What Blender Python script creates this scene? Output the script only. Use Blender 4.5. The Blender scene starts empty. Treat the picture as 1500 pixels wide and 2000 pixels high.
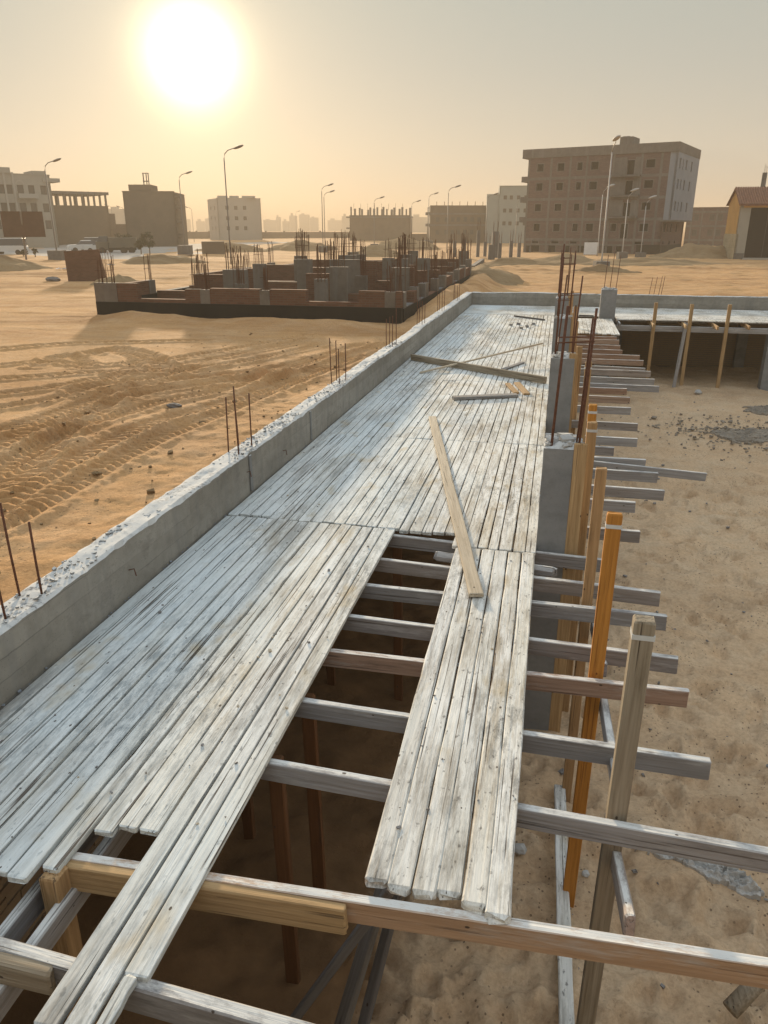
import bpy, math, random
import numpy as np
from mathutils import Matrix, Vector
SC = bpy.context.scene
COL = SC.collection
# ------------------------------------------------------------------ camera
# the deck runs along +Y, its top is z = 0, its right edge is x = 0
CAM_H = 2.6; FPX = 1480.0; PITCH = math.atan(555.0 / FPX); AZ = math.radians(12.35)
cam = bpy.data.cameras.new('camera'); camo = bpy.data.objects.new('camera', cam); COL.objects.link(camo)
camo.location = (0, 0, CAM_H); camo.rotation_euler = (math.pi / 2 - PITCH, 0, AZ)
cam.sensor_fit = 'VERTICAL'; cam.sensor_height = 24.0; cam.lens = FPX / 2000.0 * 24.0
cam.clip_start = 0.05; cam.clip_end = 20000
SC.camera = camo
# ------------------------------------------------------------------ world, sun, exposure
SUN = Vector((-729.7, 1579.4, 315.5)).normalized()
SUN_EL = math.asin(SUN.z); SUN_AZ = math.atan2(SUN.x, SUN.y)
W = bpy.data.worlds.new('World'); SC.world = W; W.use_nodes = True
wn = W.node_tree.nodes; wl = W.node_tree.links; wn.clear()
def wnode(t, **kw):
    n = wn.new(t)
    for k, v in kw.items(): setattr(n, k, v)
    return n
def wmath(op, a, b=None, clamp=False):
    n = wnode('ShaderNodeMath', operation=op, use_clamp=clamp)
    for i, v in enumerate((a, b)):
        if v is None: continue
        if isinstance(v, (int, float)): n.inputs[i].default_value = v
        else: wl.new(v, n.inputs[i])
    return n.outputs[0]
sky = wnode('ShaderNodeTexSky', sky_type='NISHITA', sun_disc=False, sun_elevation=SUN_EL, sun_rotation=SUN_AZ,
            altitude=0, air_density=1.0, dust_density=1.0, ozone_density=1.0)
tc = wnode('ShaderNodeTexCoord')
nrm = wnode('ShaderNodeVectorMath', operation='NORMALIZE'); wl.new(tc.outputs['Generated'], nrm.inputs[0])
dt = wnode('ShaderNodeVectorMath', operation='DOT_PRODUCT'); wl.new(nrm.outputs[0], dt.inputs[0]); dt.inputs[1].default_value = SUN
ang = wmath('MULTIPLY', wmath('ARCCOSINE', wmath('MINIMUM', dt.outputs['Value'], 1.0)), 180 / math.pi)
def glow(col, amp, width, power=1.0):
    e = wmath('EXPONENT', wmath('MULTIPLY', wmath('POWER', wmath('DIVIDE', ang, width), power), -1.0))
    n = wnode('ShaderNodeVectorMath', operation='SCALE'); n.inputs[0].default_value = [c * amp for c in col]; wl.new(e, n.inputs['Scale'])
    return n.outputs[0]
def vadd(a, b):
    n = wnode('ShaderNodeVectorMath', operation='ADD'); wl.new(a, n.inputs[0]); wl.new(b, n.inputs[1]); return n.outputs[0]
# dusty air: the clear sky seen through a pale veil, warm at the horizon and cool overhead
sep = wnode('ShaderNodeSeparateXYZ'); wl.new(nrm.outputs[0], sep.inputs[0])
veil = wnode('ShaderNodeValToRGB'); wl.new(sep.outputs['Z'], veil.inputs[0]); ve = veil.color_ramp.elements
VEIL = [(0.0, (3.75, 3.3, 2.75)), (.09, (3.7, 3.4, 2.85)), (.17, (3.2, 3.15, 2.75)), (.25, (2.9, 3.05, 2.7)), (.5, (4.0, 4.5, 4.7)), (.75, (5.0, 5.7, 6.3)), (1.0, (5.2, 6.0, 6.9))]
while len(ve) < len(VEIL): ve.new(.5)
for e_, (p_, c_) in zip(ve, VEIL): e_.position = p_; e_.color = (*[v / 10 for v in c_], 1)
vs_ = wnode('ShaderNodeVectorMath', operation='SCALE'); wl.new(veil.outputs[0], vs_.inputs[0]); vs_.inputs['Scale'].default_value = 10.0
ns_ = wnode('ShaderNodeVectorMath', operation='SCALE'); wl.new(sky.outputs[0], ns_.inputs[0]); ns_.inputs['Scale'].default_value = 0.06
SKY_STRENGTH = 0.1
tot = vadd(vs_.outputs[0], ns_.outputs[0])
for g in (glow((1.0, .93, .55), 30.0, 2.0, 1.75), glow((1.0, .68, .34), 2.6, 4.4, 1.5), glow((1.0, .72, .48), .6, 13.0)):
    tot = vadd(tot, g)
bg = wnode('ShaderNodeBackground'); wl.new(tot, bg.inputs[0]); bg.inputs[1].default_value = SKY_STRENGTH
wo = wnode('ShaderNodeOutputWorld'); wl.new(bg.outputs[0], wo.inputs[0])
sl = bpy.data.lights.new('sun', 'SUN'); slo = bpy.data.objects.new('sun', sl); COL.objects.link(slo)
sl.energy = 4.8; sl.angle = math.radians(3.0); sl.color = (1.0, .80, .55)
slo.rotation_euler = SUN.to_track_quat('Z', 'Y').to_euler(); slo.location = (-20, 40, 30)
SC.view_settings.view_transform = 'Standard'; SC.view_settings.look = 'None'; SC.view_settings.gamma = 1.0
SC.view_settings.use_curve_mapping = False; SC.view_settings.exposure = 0.55
SC.render.engine = 'CYCLES'
cy = SC.cycles; cy.use_denoising = True; cy.max_bounces = 6; cy.diffuse_bounces = 2; cy.glossy_bounces = 2
cy.volume_bounces = 1; cy.transmission_bounces = 2; cy.sample_clamp_indirect = 4.0
HAZE_DENSITY = .0014
R = random.Random(7)
# ------------------------------------------------------------------ layout helper: photo pixel to a point of the place
_c, _s, _ca, _sa = math.cos(PITCH), math.sin(PITCH), math.cos(AZ), math.sin(AZ)
def ray(x, y):
    u, v = x - 750.0, y - 1000.0
    d, f = v * _c + FPX * _s, FPX * _c - v * _s
    return (u * _ca - f * _sa, u * _sa + f * _ca, -d)
def on_z(x, y, z):
    r = ray(x, y); t = (CAM_H - z) / -r[2]; return Vector((r[0] * t, r[1] * t, z))
def at_dist(x, D, z=0.0, y=450):
    r = ray(x, y); h = math.hypot(r[0], r[1]); return Vector((r[0] * D / h, r[1] * D / h, z))
def z_at(x, y, D):
    r = ray(x, y); return CAM_H + r[2] * D / math.hypot(r[0], r[1])
# ------------------------------------------------------------------ mesh helpers
def mesh(name, vs, fs, smooth=False):
    me = bpy.data.meshes.new(name); me.from_pydata([tuple(v) for v in vs], [], fs); me.update()
    if smooth: me.polygons.foreach_set('use_smooth', [True] * len(me.polygons))
    return me
def thing(name, label, cat, loc=(0, 0, 0), group=None):
    o = bpy.data.objects.new(name, None); COL.objects.link(o); o.location = loc; o.empty_display_size = .2
    tag(o, label, cat, group); return o
def tag(o, label, cat, group=None):
    o['label'] = label; o['category'] = cat
    if group: o['group'] = group
    return o
def obj(name, me, mat, parent=None, M=None, label=None):
    """one mesh object; M places it in the world, whatever the parent"""
    o = bpy.data.objects.new(name, me); COL.objects.link(o)
    if mat is not None and len(me.materials) == 0: me.materials.append(mat)
    M = M or Matrix()
    if parent is not None:
        o.parent = parent
        q = parent; off = Vector()
        while q is not None: off += Vector(q.location); q = q.parent
        if parent.parent is not None or parent.type == 'MESH':
            W_ = world_matrix(parent); M = W_.inverted() @ M
        else: M = Matrix.Translation(-Vector(parent.location)) @ M
    o.matrix_basis = M
    if label: o['label'] = label
    return o
def world_matrix(o):
    M = o.matrix_basis.copy()
    while o.parent is not None: o = o.parent; M = o.matrix_basis @ M
    return M
class MB:
    def __init__(s): s.v = []; s.f = []
    def quad(s, a, b, c, d):
        n = len(s.v); s.v += [a, b, c, d]; s.f.append((n, n + 1, n + 2, n + 3)); return s
    def box(s, x0, x1, y0, y1, z0, z1, M=None):
        n = len(s.v)
        p = [(x, y, z) for z in (z0, z1) for y in (y0, y1) for x in (x0, x1)]
        if M is not None: p = [tuple(M @ Vector(q)) for q in p]
        s.v += p
        s.f += [tuple(n + i for i in f) for f in ((0, 2, 3, 1), (4, 5, 7, 6), (0, 1, 5, 4), (2, 6, 7, 3), (0, 4, 6, 2), (1, 3, 7, 5))]
        return s
    def tube(s, pts, r, n=6, r2=None, cap=True):
        pts = [Vector(p) for p in pts]; b = len(s.v); m = len(pts)
        for i, p in enumerate(pts):
            d = (pts[min(i + 1, m - 1)] - pts[max(i - 1, 0)]).normalized()
            a = Vector((0, 0, 1)) if abs(d.z) < .9 else Vector((1, 0, 0))
            x = d.cross(a).normalized(); y = d.cross(x)
            rr = r if r2 is None else r + (r2 - r) * i / (m - 1)
            for k in range(n):
                t = 2 * math.pi * k / n; s.v.append(tuple(p + x * (rr * math.cos(t)) + y * (rr * math.sin(t))))
        for i in range(m - 1):
            for k in range(n):
                s.f.append((b + i * n + k, b + i * n + (k + 1) % n, b + (i + 1) * n + (k + 1) % n, b + (i + 1) * n + k))
        if cap:
            s.f.append(tuple(b + k for k in range(n))[::-1]); s.f.append(tuple(b + (m - 1) * n + k for k in range(n)))
        return s
    def build(s, name, mat, parent=None, M=None, smooth=False, label=None):
        return obj(name, mesh(name, s.v, s.f, smooth), mat, parent, M, label)
def smooth_rand(n, rng, k=3):
    """n slowly wandering values in -1..1"""
    c = [rng.uniform(-1, 1) for _ in range(max(2, n // k + 3))]
    out = []
    for i in range(n):
        t = i / k; a = int(t); f = t - a; f = f * f * (3 - 2 * f); out.append(c[a] * (1 - f) + c[a + 1] * f)
    return out
def timber_mesh(L, w, h, rng, segs=8, cham=.006, wob=.002, ends=.006, wear=0.0, bow=0.0):
    """a sawn board: x across, y 0..L along, top at z 0; worn edges, uneven ends"""
    ys = [0.0, ends * 1.3] + [L * i / segs for i in range(1, segs)] + [L - ends * 1.3, L]
    n = len(ys); sx = smooth_rand(n, rng); wl_ = smooth_rand(n, rng, 2); wr = smooth_rand(n, rng, 2); sz = smooth_rand(n, rng)
    vs = []; fs = []
    for i, y in enumerate(ys):
        e = (i == 0 or i == n - 1); sh = ends if e else 0
        x0 = -w / 2 + sx[i] * wob + abs(wl_[i]) * wear + sh; x1 = w / 2 + sx[i] * wob - abs(wr[i]) * wear - sh
        zt = sz[i] * wob * .5 - sh * .6 + bow * math.sin(math.pi * y / L); zb = -h + sh * .5 + bow * math.sin(math.pi * y / L)
        c0 = cham * (1 + .6 * wl_[i]); c1 = cham * (1 + .6 * wr[i])
        jy = (lambda: rng.uniform(-1, 1) * ends * .9) if e else (lambda: 0.0)
        for (x, z) in ((x0 + c0, zt), (x1 - c1, zt), (x1, zt - c1), (x1, zb + cham * .5), (x1 - cham * .5, zb), (x0 + cham * .5, zb), (x0, zb + cham * .5), (x0, zt - c0)):
            vs.append((x, y + jy(), z))
    for i in range(n - 1):
        for k in range(8):
            fs.append((i * 8 + k, i * 8 + (k + 1) % 8, (i + 1) * 8 + (k + 1) % 8, (i + 1) * 8 + k))
    fs.append(tuple(range(8))[::-1] and tuple(reversed(range(8)))); fs.append(tuple((n - 1) * 8 + k for k in range(8)))
    fs = [tuple(reversed(f)) for f in fs]
    return mesh('timber', vs, fs)
def frame(p0, p1, up=(0, 0, 1)):
    p0 = Vector(p0); y = (Vector(p1) - p0).normalized(); up = Vector(up)
    x = y.cross(up).normalized(); z = x.cross(y)
    M = Matrix((x, y, z)).transposed().to_4x4(); M.translation = p0
    return M, (Vector(p1) - p0).length
def timber(name, p0, p1, w, h, mat, parent=None, up=(0, 0, 1), rng=R, label=None, **kw):
    M, L = frame(p0, p1, up)
    return obj(name, timber_mesh(L, w, h, rng, **kw), mat, parent, M, label)
# ------------------------------------------------------------------ numpy noise
def vnoise(x, y, seed=0):
    xi = np.floor(x).astype(np.int64); yi = np.floor(y).astype(np.int64); xf = x - xi; yf = y - yi
    def hsh(a, b):
        n = (a * 374761393 + b * 668265263 + seed * 1442695041) & 0xFFFFFFFF
        n = ((n ^ (n >> 13)) * 1274126177) & 0xFFFFFFFF
        return ((n ^ (n >> 16)) & 0xFFFF) / 65535.0
    u = xf * xf * (3 - 2 * xf); v = yf * yf * (3 - 2 * yf)
    return (hsh(xi, yi) * (1 - u) + hsh(xi + 1, yi) * u) * (1 - v) + (hsh(xi, yi + 1) * (1 - u) + hsh(xi + 1, yi + 1) * u) * v
def fbm(x, y, oct=4, seed=0, gain=.5):
    a = 1.0; t = 0; s = 0
    for i in range(oct):
        t = t + a * (vnoise(x * 2 ** i + 17.3 * i, y * 2 ** i - 9.1 * i, seed + i) - .5); s += a; a *= gain
    return t / s * 2
def grid_mesh(name, xs, ys, z, keep=None):
    nx, ny = len(xs), len(ys)
    X, Y = np.meshgrid(xs, ys); co = np.stack([X, Y, z], -1).reshape(-1, 3).astype(np.float32)
    i = np.arange((ny - 1) * nx).reshape(ny - 1, nx)[:, :-1]
    q = np.stack([i, i + 1, i + nx + 1, i + nx], -1).reshape(-1, 4)
    if keep is not None: q = q[keep.reshape(-1)]
    me = bpy.data.meshes.new(name); me.vertices.add(len(co)); me.vertices.foreach_set('co', co.ravel())
    me.loops.add(q.size); me.loops.foreach_set('vertex_index', q.ravel().astype(np.int32))
    me.polygons.add(len(q)); me.polygons.foreach_set('loop_start', np.arange(0, q.size, 4, dtype=np.int32))
    me.polygons.foreach_set('use_smooth', np.ones(len(q), dtype=bool))
    me.update(calc_edges=True); me.validate()
    return me
# ------------------------------------------------------------------ materials
class Mat:
    def __init__(s, name, rough=.9, spec=.2):
        s.m = bpy.data.materials.new(name); s.m.use_nodes = True; s.t = s.m.node_tree; s.N = s.t.nodes; s.L = s.t.links
        s.b = s.N['Principled BSDF']; s.b.inputs['Roughness'].default_value = rough; s.b.inputs['Specular IOR Level'].default_value = spec
        s.tc = s.N.new('ShaderNodeTexCoord'); s.oi = s.N.new('ShaderNodeObjectInfo'); s.geo = s.N.new('ShaderNodeNewGeometry')
    def set(s, sock, v):
        if v is None: return
        if hasattr(v, 'is_linked') or hasattr(v, 'node'): s.L.new(v, sock)
        elif isinstance(v, (tuple, list)) and len(v) == 3 and sock.type == 'RGBA': sock.default_value = (*v, 1)
        else: sock.default_value = v
    def math(s, op, a, b=None, clamp=False):
        n = s.N.new('ShaderNodeMath'); n.operation = op; n.use_clamp = clamp; s.set(n.inputs[0], a); s.set(n.inputs[1], b); return n.outputs[0]
    def local(s, scale=(1, 1, 1), rnd=True):
        """object coordinates, moved about for every object"""
        v = s.tc.outputs['Object']
        if rnd:
            a = s.N.new('ShaderNodeVectorMath'); a.operation = 'ADD'; s.L.new(v, a.inputs[0])
            k = s.N.new('ShaderNodeVectorMath'); k.operation = 'SCALE'; k.inputs[0].default_value = (37.0, 91.0, 53.0); s.L.new(s.oi.outputs['Random'], k.inputs['Scale'])
            s.L.new(k.outputs[0], a.inputs[1]); v = a.outputs[0]
        return s.scaled(v, scale)
    def world(s, scale=(1, 1, 1)): return s.scaled(s.geo.outputs['Position'], scale)
    def scaled(s, v, scale):
        m = s.N.new('ShaderNodeVectorMath'); m.operation = 'MULTIPLY'; s.L.new(v, m.inputs[0]); m.inputs[1].default_value = scale; return m.outputs[0]
    def noise(s, v, scale=1.0, detail=3.0, rough=.55, dist=0.0):
        n = s.N.new('ShaderNodeTexNoise'); s.L.new(v, n.inputs['Vector']); n.inputs['Scale'].default_value = scale
        n.inputs['Detail'].default_value = detail; n.inputs['Roughness'].default_value = rough; n.inputs['Distortion'].default_value = dist
        return n.outputs['Fac']
    def voronoi(s, v, scale, feature='F1'):
        n = s.N.new('ShaderNodeTexVoronoi'); n.feature = feature; s.L.new(v, n.inputs['Vector']); n.inputs['Scale'].default_value = scale; return n
    def ramp(s, f, stops, interp='LINEAR'):
        n = s.N.new('ShaderNodeValToRGB'); e = n.color_ramp.elements; n.color_ramp.interpolation = interp
        while len(e) < len(stops): e.new(.5)
        for el, (p, c) in zip(e, stops): el.position = p; el.color = (*(c if isinstance(c, (tuple, list)) else (c, c, c)), 1)
        s.set(n.inputs[0], f); return n.outputs[0]
    def mix(s, f, a, b, mode='MIX'):
        n = s.N.new('ShaderNodeMixRGB'); n.blend_type = mode; s.set(n.inputs[0], f); s.set(n.inputs[1], a); s.set(n.inputs[2], b); return n.outputs[0]
    def step(s, f, lo, hi):
        n = s.N.new('ShaderNodeMapRange'); s.L.new(f, n.inputs[0]); n.inputs[1].default_value = lo; n.inputs[2].default_value = hi; return n.outputs[0]
    def bump(s, h, strength=.4, dist=.01, prev=None):
        n = s.N.new('ShaderNodeBump'); s.L.new(h, n.inputs['Height']); n.inputs['Strength'].default_value = strength; n.inputs['Distance'].default_value = dist
        if prev is not None: s.L.new(prev, n.inputs['Normal'])
        return n.outputs[0]
    def done(s, col, normal=None):
        s.set(s.b.inputs['Base Color'], col)
        if normal is not None: s.L.new(normal, s.b.inputs['Normal'])
        return s.m
def wood(name, tints, dark=(.07, .05, .035), crack=1.0, residue=0.0, dirt_shade=0.0, grain=.35, rough=.85):
    """sawn timber, grain along local y. residue: pale cement slurry left on the upper side"""
    k = Mat(name, rough)
    tint = k.ramp(k.oi.outputs['Random'], [(i / max(1, len(tints) - 1), c) for i, c in enumerate(tints)])
    gr = k.noise(k.local((55, 1.6, 55)), 1.0, 3, .6)
    gr2 = k.noise(k.local((16, .7, 16)), 1.0, 3, .6, .6)
    blot = k.noise(k.local((3, 1.1, 3)), 1.0, 4, .6)
    c = k.mix(k.step(gr, .35, .75), tint, k.mix(1.0, tint, (1 - grain, 1 - grain * 1.08, 1 - grain * 1.2), 'MULTIPLY'))
    c = k.mix(k.math('MULTIPLY', k.step(gr2, .45, .8), .55), c, k.mix(1.0, tint, (.62, .55, .48), 'MULTIPLY'))
    c = k.mix(k.math('MULTIPLY', k.step(blot, .42, .75), .5), c, k.mix(1.0, tint, (.68, .66, .66), 'MULTIPLY'))
    if dirt_shade > 0:
        lm = k.math('ADD', k.noise(k.local((14, 1.5, 14)), 1.0, 7, .78), k.math('MULTIPLY', k.math('SUBTRACT', k.noise(k.world((1.6, .7, 1)), 1.0, 3, .6), .5), .5))
        lime = k.mix(k.step(k.noise(k.local((5, .8, 5)), 1.0, 3), .35, .7), (.84, .82, .77), k.mix(.55, tint, (.80, .76, .66)))
        c = k.mix(k.math('MULTIPLY', k.step(lm, .34, .55), .90), k.mix(1.0, c, (.70, .66, .61), 'MULTIPLY'), lime)
    if residue > 0:
        up = k.N.new('ShaderNodeSeparateXYZ'); k.L.new(k.geo.outputs['Normal'], up.inputs[0])
        rs = k.math('MULTIPLY', k.step(up.outputs['Z'], .6, .9), k.step(k.noise(k.local((14, 3.5, 14)), 1.0, 6, .78), .36, .54))
        c = k.mix(k.math('MULTIPLY', rs, residue), c, (.74, .72, .67))
        smear = k.math('MULTIPLY', k.step(k.noise(k.local((4, 1.6, 9)), 1.0, 5, .7), .54, .68), .45)
        c = k.mix(smear, c, (.52, .50, .47))
    if dirt_shade > 0:
        g = k.math('MULTIPLY', k.step(k.noise(k.world((1.1, .5, 1)), 1.0, 3, .5), .42, .62), k.step(k.noise(k.world((20, 5, 14)), 1.0, 6, .8), .47, .60))
        c = k.mix(k.math('MULTIPLY', g, dirt_shade), c, (.17, .165, .15))
        g2 = k.step(k.noise(k.world((30, 14, 30)), 1.0, 3, .6), .62, .69)
        c = k.mix(k.math('MULTIPLY', g2, dirt_shade * .8), c, (.10, .09, .08))
        sx = k.N.new('ShaderNodeSeparateXYZ'); k.L.new(k.geo.outputs['Position'], sx.inputs[0])
        sl = k.math('ADD', k.noise(k.world((.8, .35, 1)), 1.0, 4, .6), k.math('MULTIPLY', sx.outputs['X'], -.10))   # beam's bluish shade painted over the boards, patchy, stronger near it
        c = k.mix(k.math('MULTIPLY', k.step(sl, .56, .84), .6), c, k.mix(k.step(gr, .3, .75), (.66, .74, .76), (.46, .51, .52)))
        y = k.step(k.noise(k.world((3.1, 1.7, 3)), 1.0, 3, .6), .60, .72)
        c = k.mix(k.math('MULTIPLY', y, .55), c, (.46, .35, .19))
    gm = k.step(k.noise(k.local((8, 1.3, 8)), 1.0, 6, .75), .56, .70)
    c = k.mix(k.math('MULTIPLY', gm, .5), c, k.mix(1.0, c, (.42, .40, .38), 'MULTIPLY'))
    cr = k.math('MULTIPLY', k.step(k.noise(k.local((62, .7, 62)), 1.0, 2, .5), .645, .68), k.step(k.noise(k.local((2, 1.5, 2)), 1.0, 2), .40, .52))
    vo = k.voronoi(k.local((1, .6, 1)), 11.0)
    nail = k.math('MULTIPLY', k.math('LESS_THAN', vo.outputs['Distance'], .075), k.step(k.noise(k.local((5, 3, 5)), 1.0, 1), .5, .52))
    marks = k.math('MAXIMUM', k.math('MULTIPLY', cr, crack, True), nail)
    c = k.mix(k.math('MULTIPLY', marks, .9), c, dark)
    h = k.math('SUBTRACT', k.math('ADD', gr, k.math('MULTIPLY', gr2, .8)), k.math('MULTIPLY', marks, 1.6))
    return k.done(c, k.bump(h, .8, .006))
M_PLANK = wood('weathered_planks', [(.66, .64, .58), (.74, .70, .60), (.52, .52, .49), (.74, .64, .47), (.62, .63, .62), (.72, .69, .62), (.47, .45, .42), (.78, .74, .65)], dirt_shade=.85)
M_GREY = wood('grey_timber', [(.34, .32, .31), (.42, .40, .39), (.27, .255, .25), (.37, .31, .27)], residue=.85, crack=.7)
M_BROWN = wood('stained_timber', [(.40, .26, .19), (.34, .21, .14), (.44, .31, .23)], residue=.85, crack=.6)
M_FRONT = wood('front_joist_timber', [(.56, .36, .23), (.52, .33, .20)], residue=.95, crack=.5, grain=.3)
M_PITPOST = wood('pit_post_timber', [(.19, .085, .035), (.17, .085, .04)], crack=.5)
M_ORANGE = wood('fresh_orange_timber', [(.60, .27, .055), (.56, .24, .05)], crack=.5, grain=.38, dark=(.12, .03, .01))
M_TAN = wood('tan_timber', [(.50, .31, .15), (.55, .37, .19), (.46, .27, .13)], crack=.7, grain=.45)
M_OLD = wood('old_post_timber', [(.40, .33, .24), (.36, .30, .22)], crack=1.0, grain=.5)
M_DARK = wood('dark_brace_timber', [(.17, .16, .16), (.23, .21, .19)], crack=.6)  # even dark grey-brown timber for the raking braces
M_LOOSE = wood('loose_board', [(.55, .46, .34), (.60, .50, .37)], crack=.8)
M_LOOSEG = wood('loose_grey_board', [(.26, .25, .25), (.31, .29, .27)], crack=.8)
def concrete(name, c0=(.27, .25, .215), c1=(.41, .38, .33), lines=.0, rough_top=False, scale=1.0):
    k = Mat(name, .93, .15)
    a = k.noise(k.world((1.2 * scale, 1.2 * scale, 2.2 * scale)), 1.0, 5, .6); b = k.noise(k.world((9 * scale,) * 3), 1.0, 4, .65)
    c = k.mix(k.step(a, .3, .7), c0, c1)
    c = k.mix(k.math('MULTIPLY', k.step(b, .45, .75), .55), c, k.mix(1.0, c, (.66, .65, .64), 'MULTIPLY'))
    dr = k.noise(k.world((6 * scale, 6 * scale, .5 * scale)), 1.0, 3, .6)
    c = k.mix(k.math('MULTIPLY', k.step(dr, .5, .72), .45), c, (.22, .215, .205))
    sp = k.voronoi(k.world((1, 1, 1)), 45.0 * scale)
    pit = k.math('LESS_THAN', sp.outputs['Distance'], .13)
    c = k.mix(k.math('MULTIPLY', pit, .6), c, (.12, .115, .11))
    h = k.math('SUBTRACT', k.math('ADD', k.math('MULTIPLY', b, .8), a), pit)
    if lines:
        sx = k.N.new('ShaderNodeSeparateXYZ'); k.L.new(k.geo.outputs['Position'], sx.inputs[0])
        f = k.math('FRACT', k.math('MULTIPLY', k.math('ADD', sx.outputs['Z'], k.math('MULTIPLY', a, .02)), 1 / lines))
        ln = k.math('MULTIPLY', k.math('LESS_THAN', f, .06), k.step(k.noise(k.world((.9, .9, 5)), 1.0, 3), .46, .6))
        fl = k.N.new('ShaderNodeCombineXYZ'); k.L.new(k.math('FLOOR', k.math('MULTIPLY', sx.outputs['Z'], 1 / lines)), fl.inputs[0]); k.L.new(k.math('FLOOR', k.math('MULTIPLY', k.math('ADD', sx.outputs['Y'], sx.outputs['X']), .37)), fl.inputs[1])
        wn_ = k.N.new('ShaderNodeTexWhiteNoise'); wn_.noise_dimensions = '3D'; k.L.new(fl.outputs[0], wn_.inputs['Vector'])
        c = k.mix(k.math('MULTIPLY', wn_.outputs['Value'], .45), c, k.mix(1.0, c, (.62, .60, .57), 'MULTIPLY'))
        dp = k.step(k.noise(k.world((2.4, 2.4, 4.5)), 1.0, 6, .75), .53, .64)
        c = k.mix(k.math('MULTIPLY', dp, .5), c, (.17, .155, .135))
        c = k.mix(k.math('MULTIPLY', ln, .5), c, (.13, .12, .11)); h = k.math('SUBTRACT', h, k.math('MULTIPLY', ln, .6))
    if rough_top:
        up = k.N.new('ShaderNodeSeparateXYZ'); k.L.new(k.geo.outputs['True Normal'], up.inputs[0])
        t = k.step(up.outputs['Z'], .5, .8)
        chips = k.step(k.noise(k.world((17, 17, 17)), 1.0, 5, .75), .50, .62)
        gate = k.step(k.noise(k.world((2.2, 1.3, 2)), 1.0, 3), .42, .62)
        top = k.mix(k.math('MULTIPLY', chips, k.math('ADD', k.math('MULTIPLY', gate, .8), .15)), (.60, .585, .55), (.19, .185, .18))
        c = k.mix(t, c, top)
    return k.done(c, k.bump(h, .5, .008))
M_CONC = concrete('board_formed_concrete', lines=.135, rough_top=True)
M_COLUMN = concrete('column_concrete', (.19, .19, .19), (.29, .285, .275), rough_top=True)
M_FARCONC = concrete('far_concrete', (.125, .115, .105), (.175, .16, .145), scale=.3)
M_MORTAR = concrete('dry_mortar', (.44, .42, .39), (.56, .54, .50), scale=2.0)
M_MORTARD = concrete('dark_rubble', (.20, .17, .135), (.38, .31, .235), scale=3.0)
def sand(name, ca, cb, cc, bump=.5, fine=1.0, streak=.6, pit_shade=None):
    k = Mat(name, .97, .08)
    a = k.noise(k.world((.22, .22, .5)), 1.0, 5, .6); b = k.noise(k.world((1.7, 1.7, 2)), 1.0, 5, .65); f = k.noise(k.world((24, 24, 24)), 1.0, 5, .75)
    c = k.mix(k.step(a, .35, .65), ca, cb); c = k.mix(k.math('MULTIPLY', k.step(b, .42, .7), .65), c, cc)
    st = k.noise(k.world((.10, .42, .4)), 1.0, 6, .68, .5)       # damp, darker bands of turned ground, deepened to paint in its rough self-shadow
    c = k.mix(k.math('MULTIPLY', k.step(st, .47, .62), streak), c, k.mix(1.0, c, (.60, .52, .45), 'MULTIPLY'))
    c = k.mix(k.math('MULTIPLY', k.step(f, .42, .72), .55), c, k.mix(1.0, c, (.48, .44, .40), 'MULTIPLY'))
    cl = k.step(k.noise(k.world((7, 7, 7)), 1.0, 5, .8), .60, .70)
    c = k.mix(k.math('MULTIPLY', cl, .45), c, k.mix(1.0, c, (.50, .46, .42), 'MULTIPLY'))
    sp = k.voronoi(k.world((1, 1, 1)), 19.0)
    pb = k.math('MULTIPLY', k.math('LESS_THAN', sp.outputs['Distance'], .17), k.step(k.noise(k.world((1.3, 1.3, .9)), 1.0, 4), .46, .54))
    c = k.mix(k.math('MULTIPLY', pb, .75), c, (.12, .08, .05))
    if pit_shade:   # under-deck shade painted into the sand as a darker, redder floor
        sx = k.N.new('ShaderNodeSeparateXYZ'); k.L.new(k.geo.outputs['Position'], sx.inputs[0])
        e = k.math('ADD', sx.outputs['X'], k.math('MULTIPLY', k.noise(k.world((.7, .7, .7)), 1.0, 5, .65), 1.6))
        c = k.mix(k.step(e, .35, -.15), c, k.mix(k.step(b, .35, .7), pit_shade, tuple(v * .6 for v in pit_shade)))
    h = k.math('ADD', k.math('MULTIPLY', f, .8), k.math('ADD', b, k.math('MULTIPLY', k.math('ADD', pb, cl), .4)))
    return k.done(c, k.bump(h, bump, .05 * fine))
M_SAND = sand('desert_sand', (.61, .35, .155), (.53, .305, .14), (.66, .43, .24), .6)
M_COURT = sand('courtyard_sand', (.66, .455, .275), (.58, .405, .25), (.64, .49, .33), .55, .7, .3, pit_shade=(.24, .135, .065))
M_HEAP = sand('heap_sand', (.36, .245, .13), (.31, .21, .115), (.40, .28, .155), .8, 1.5)
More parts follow.
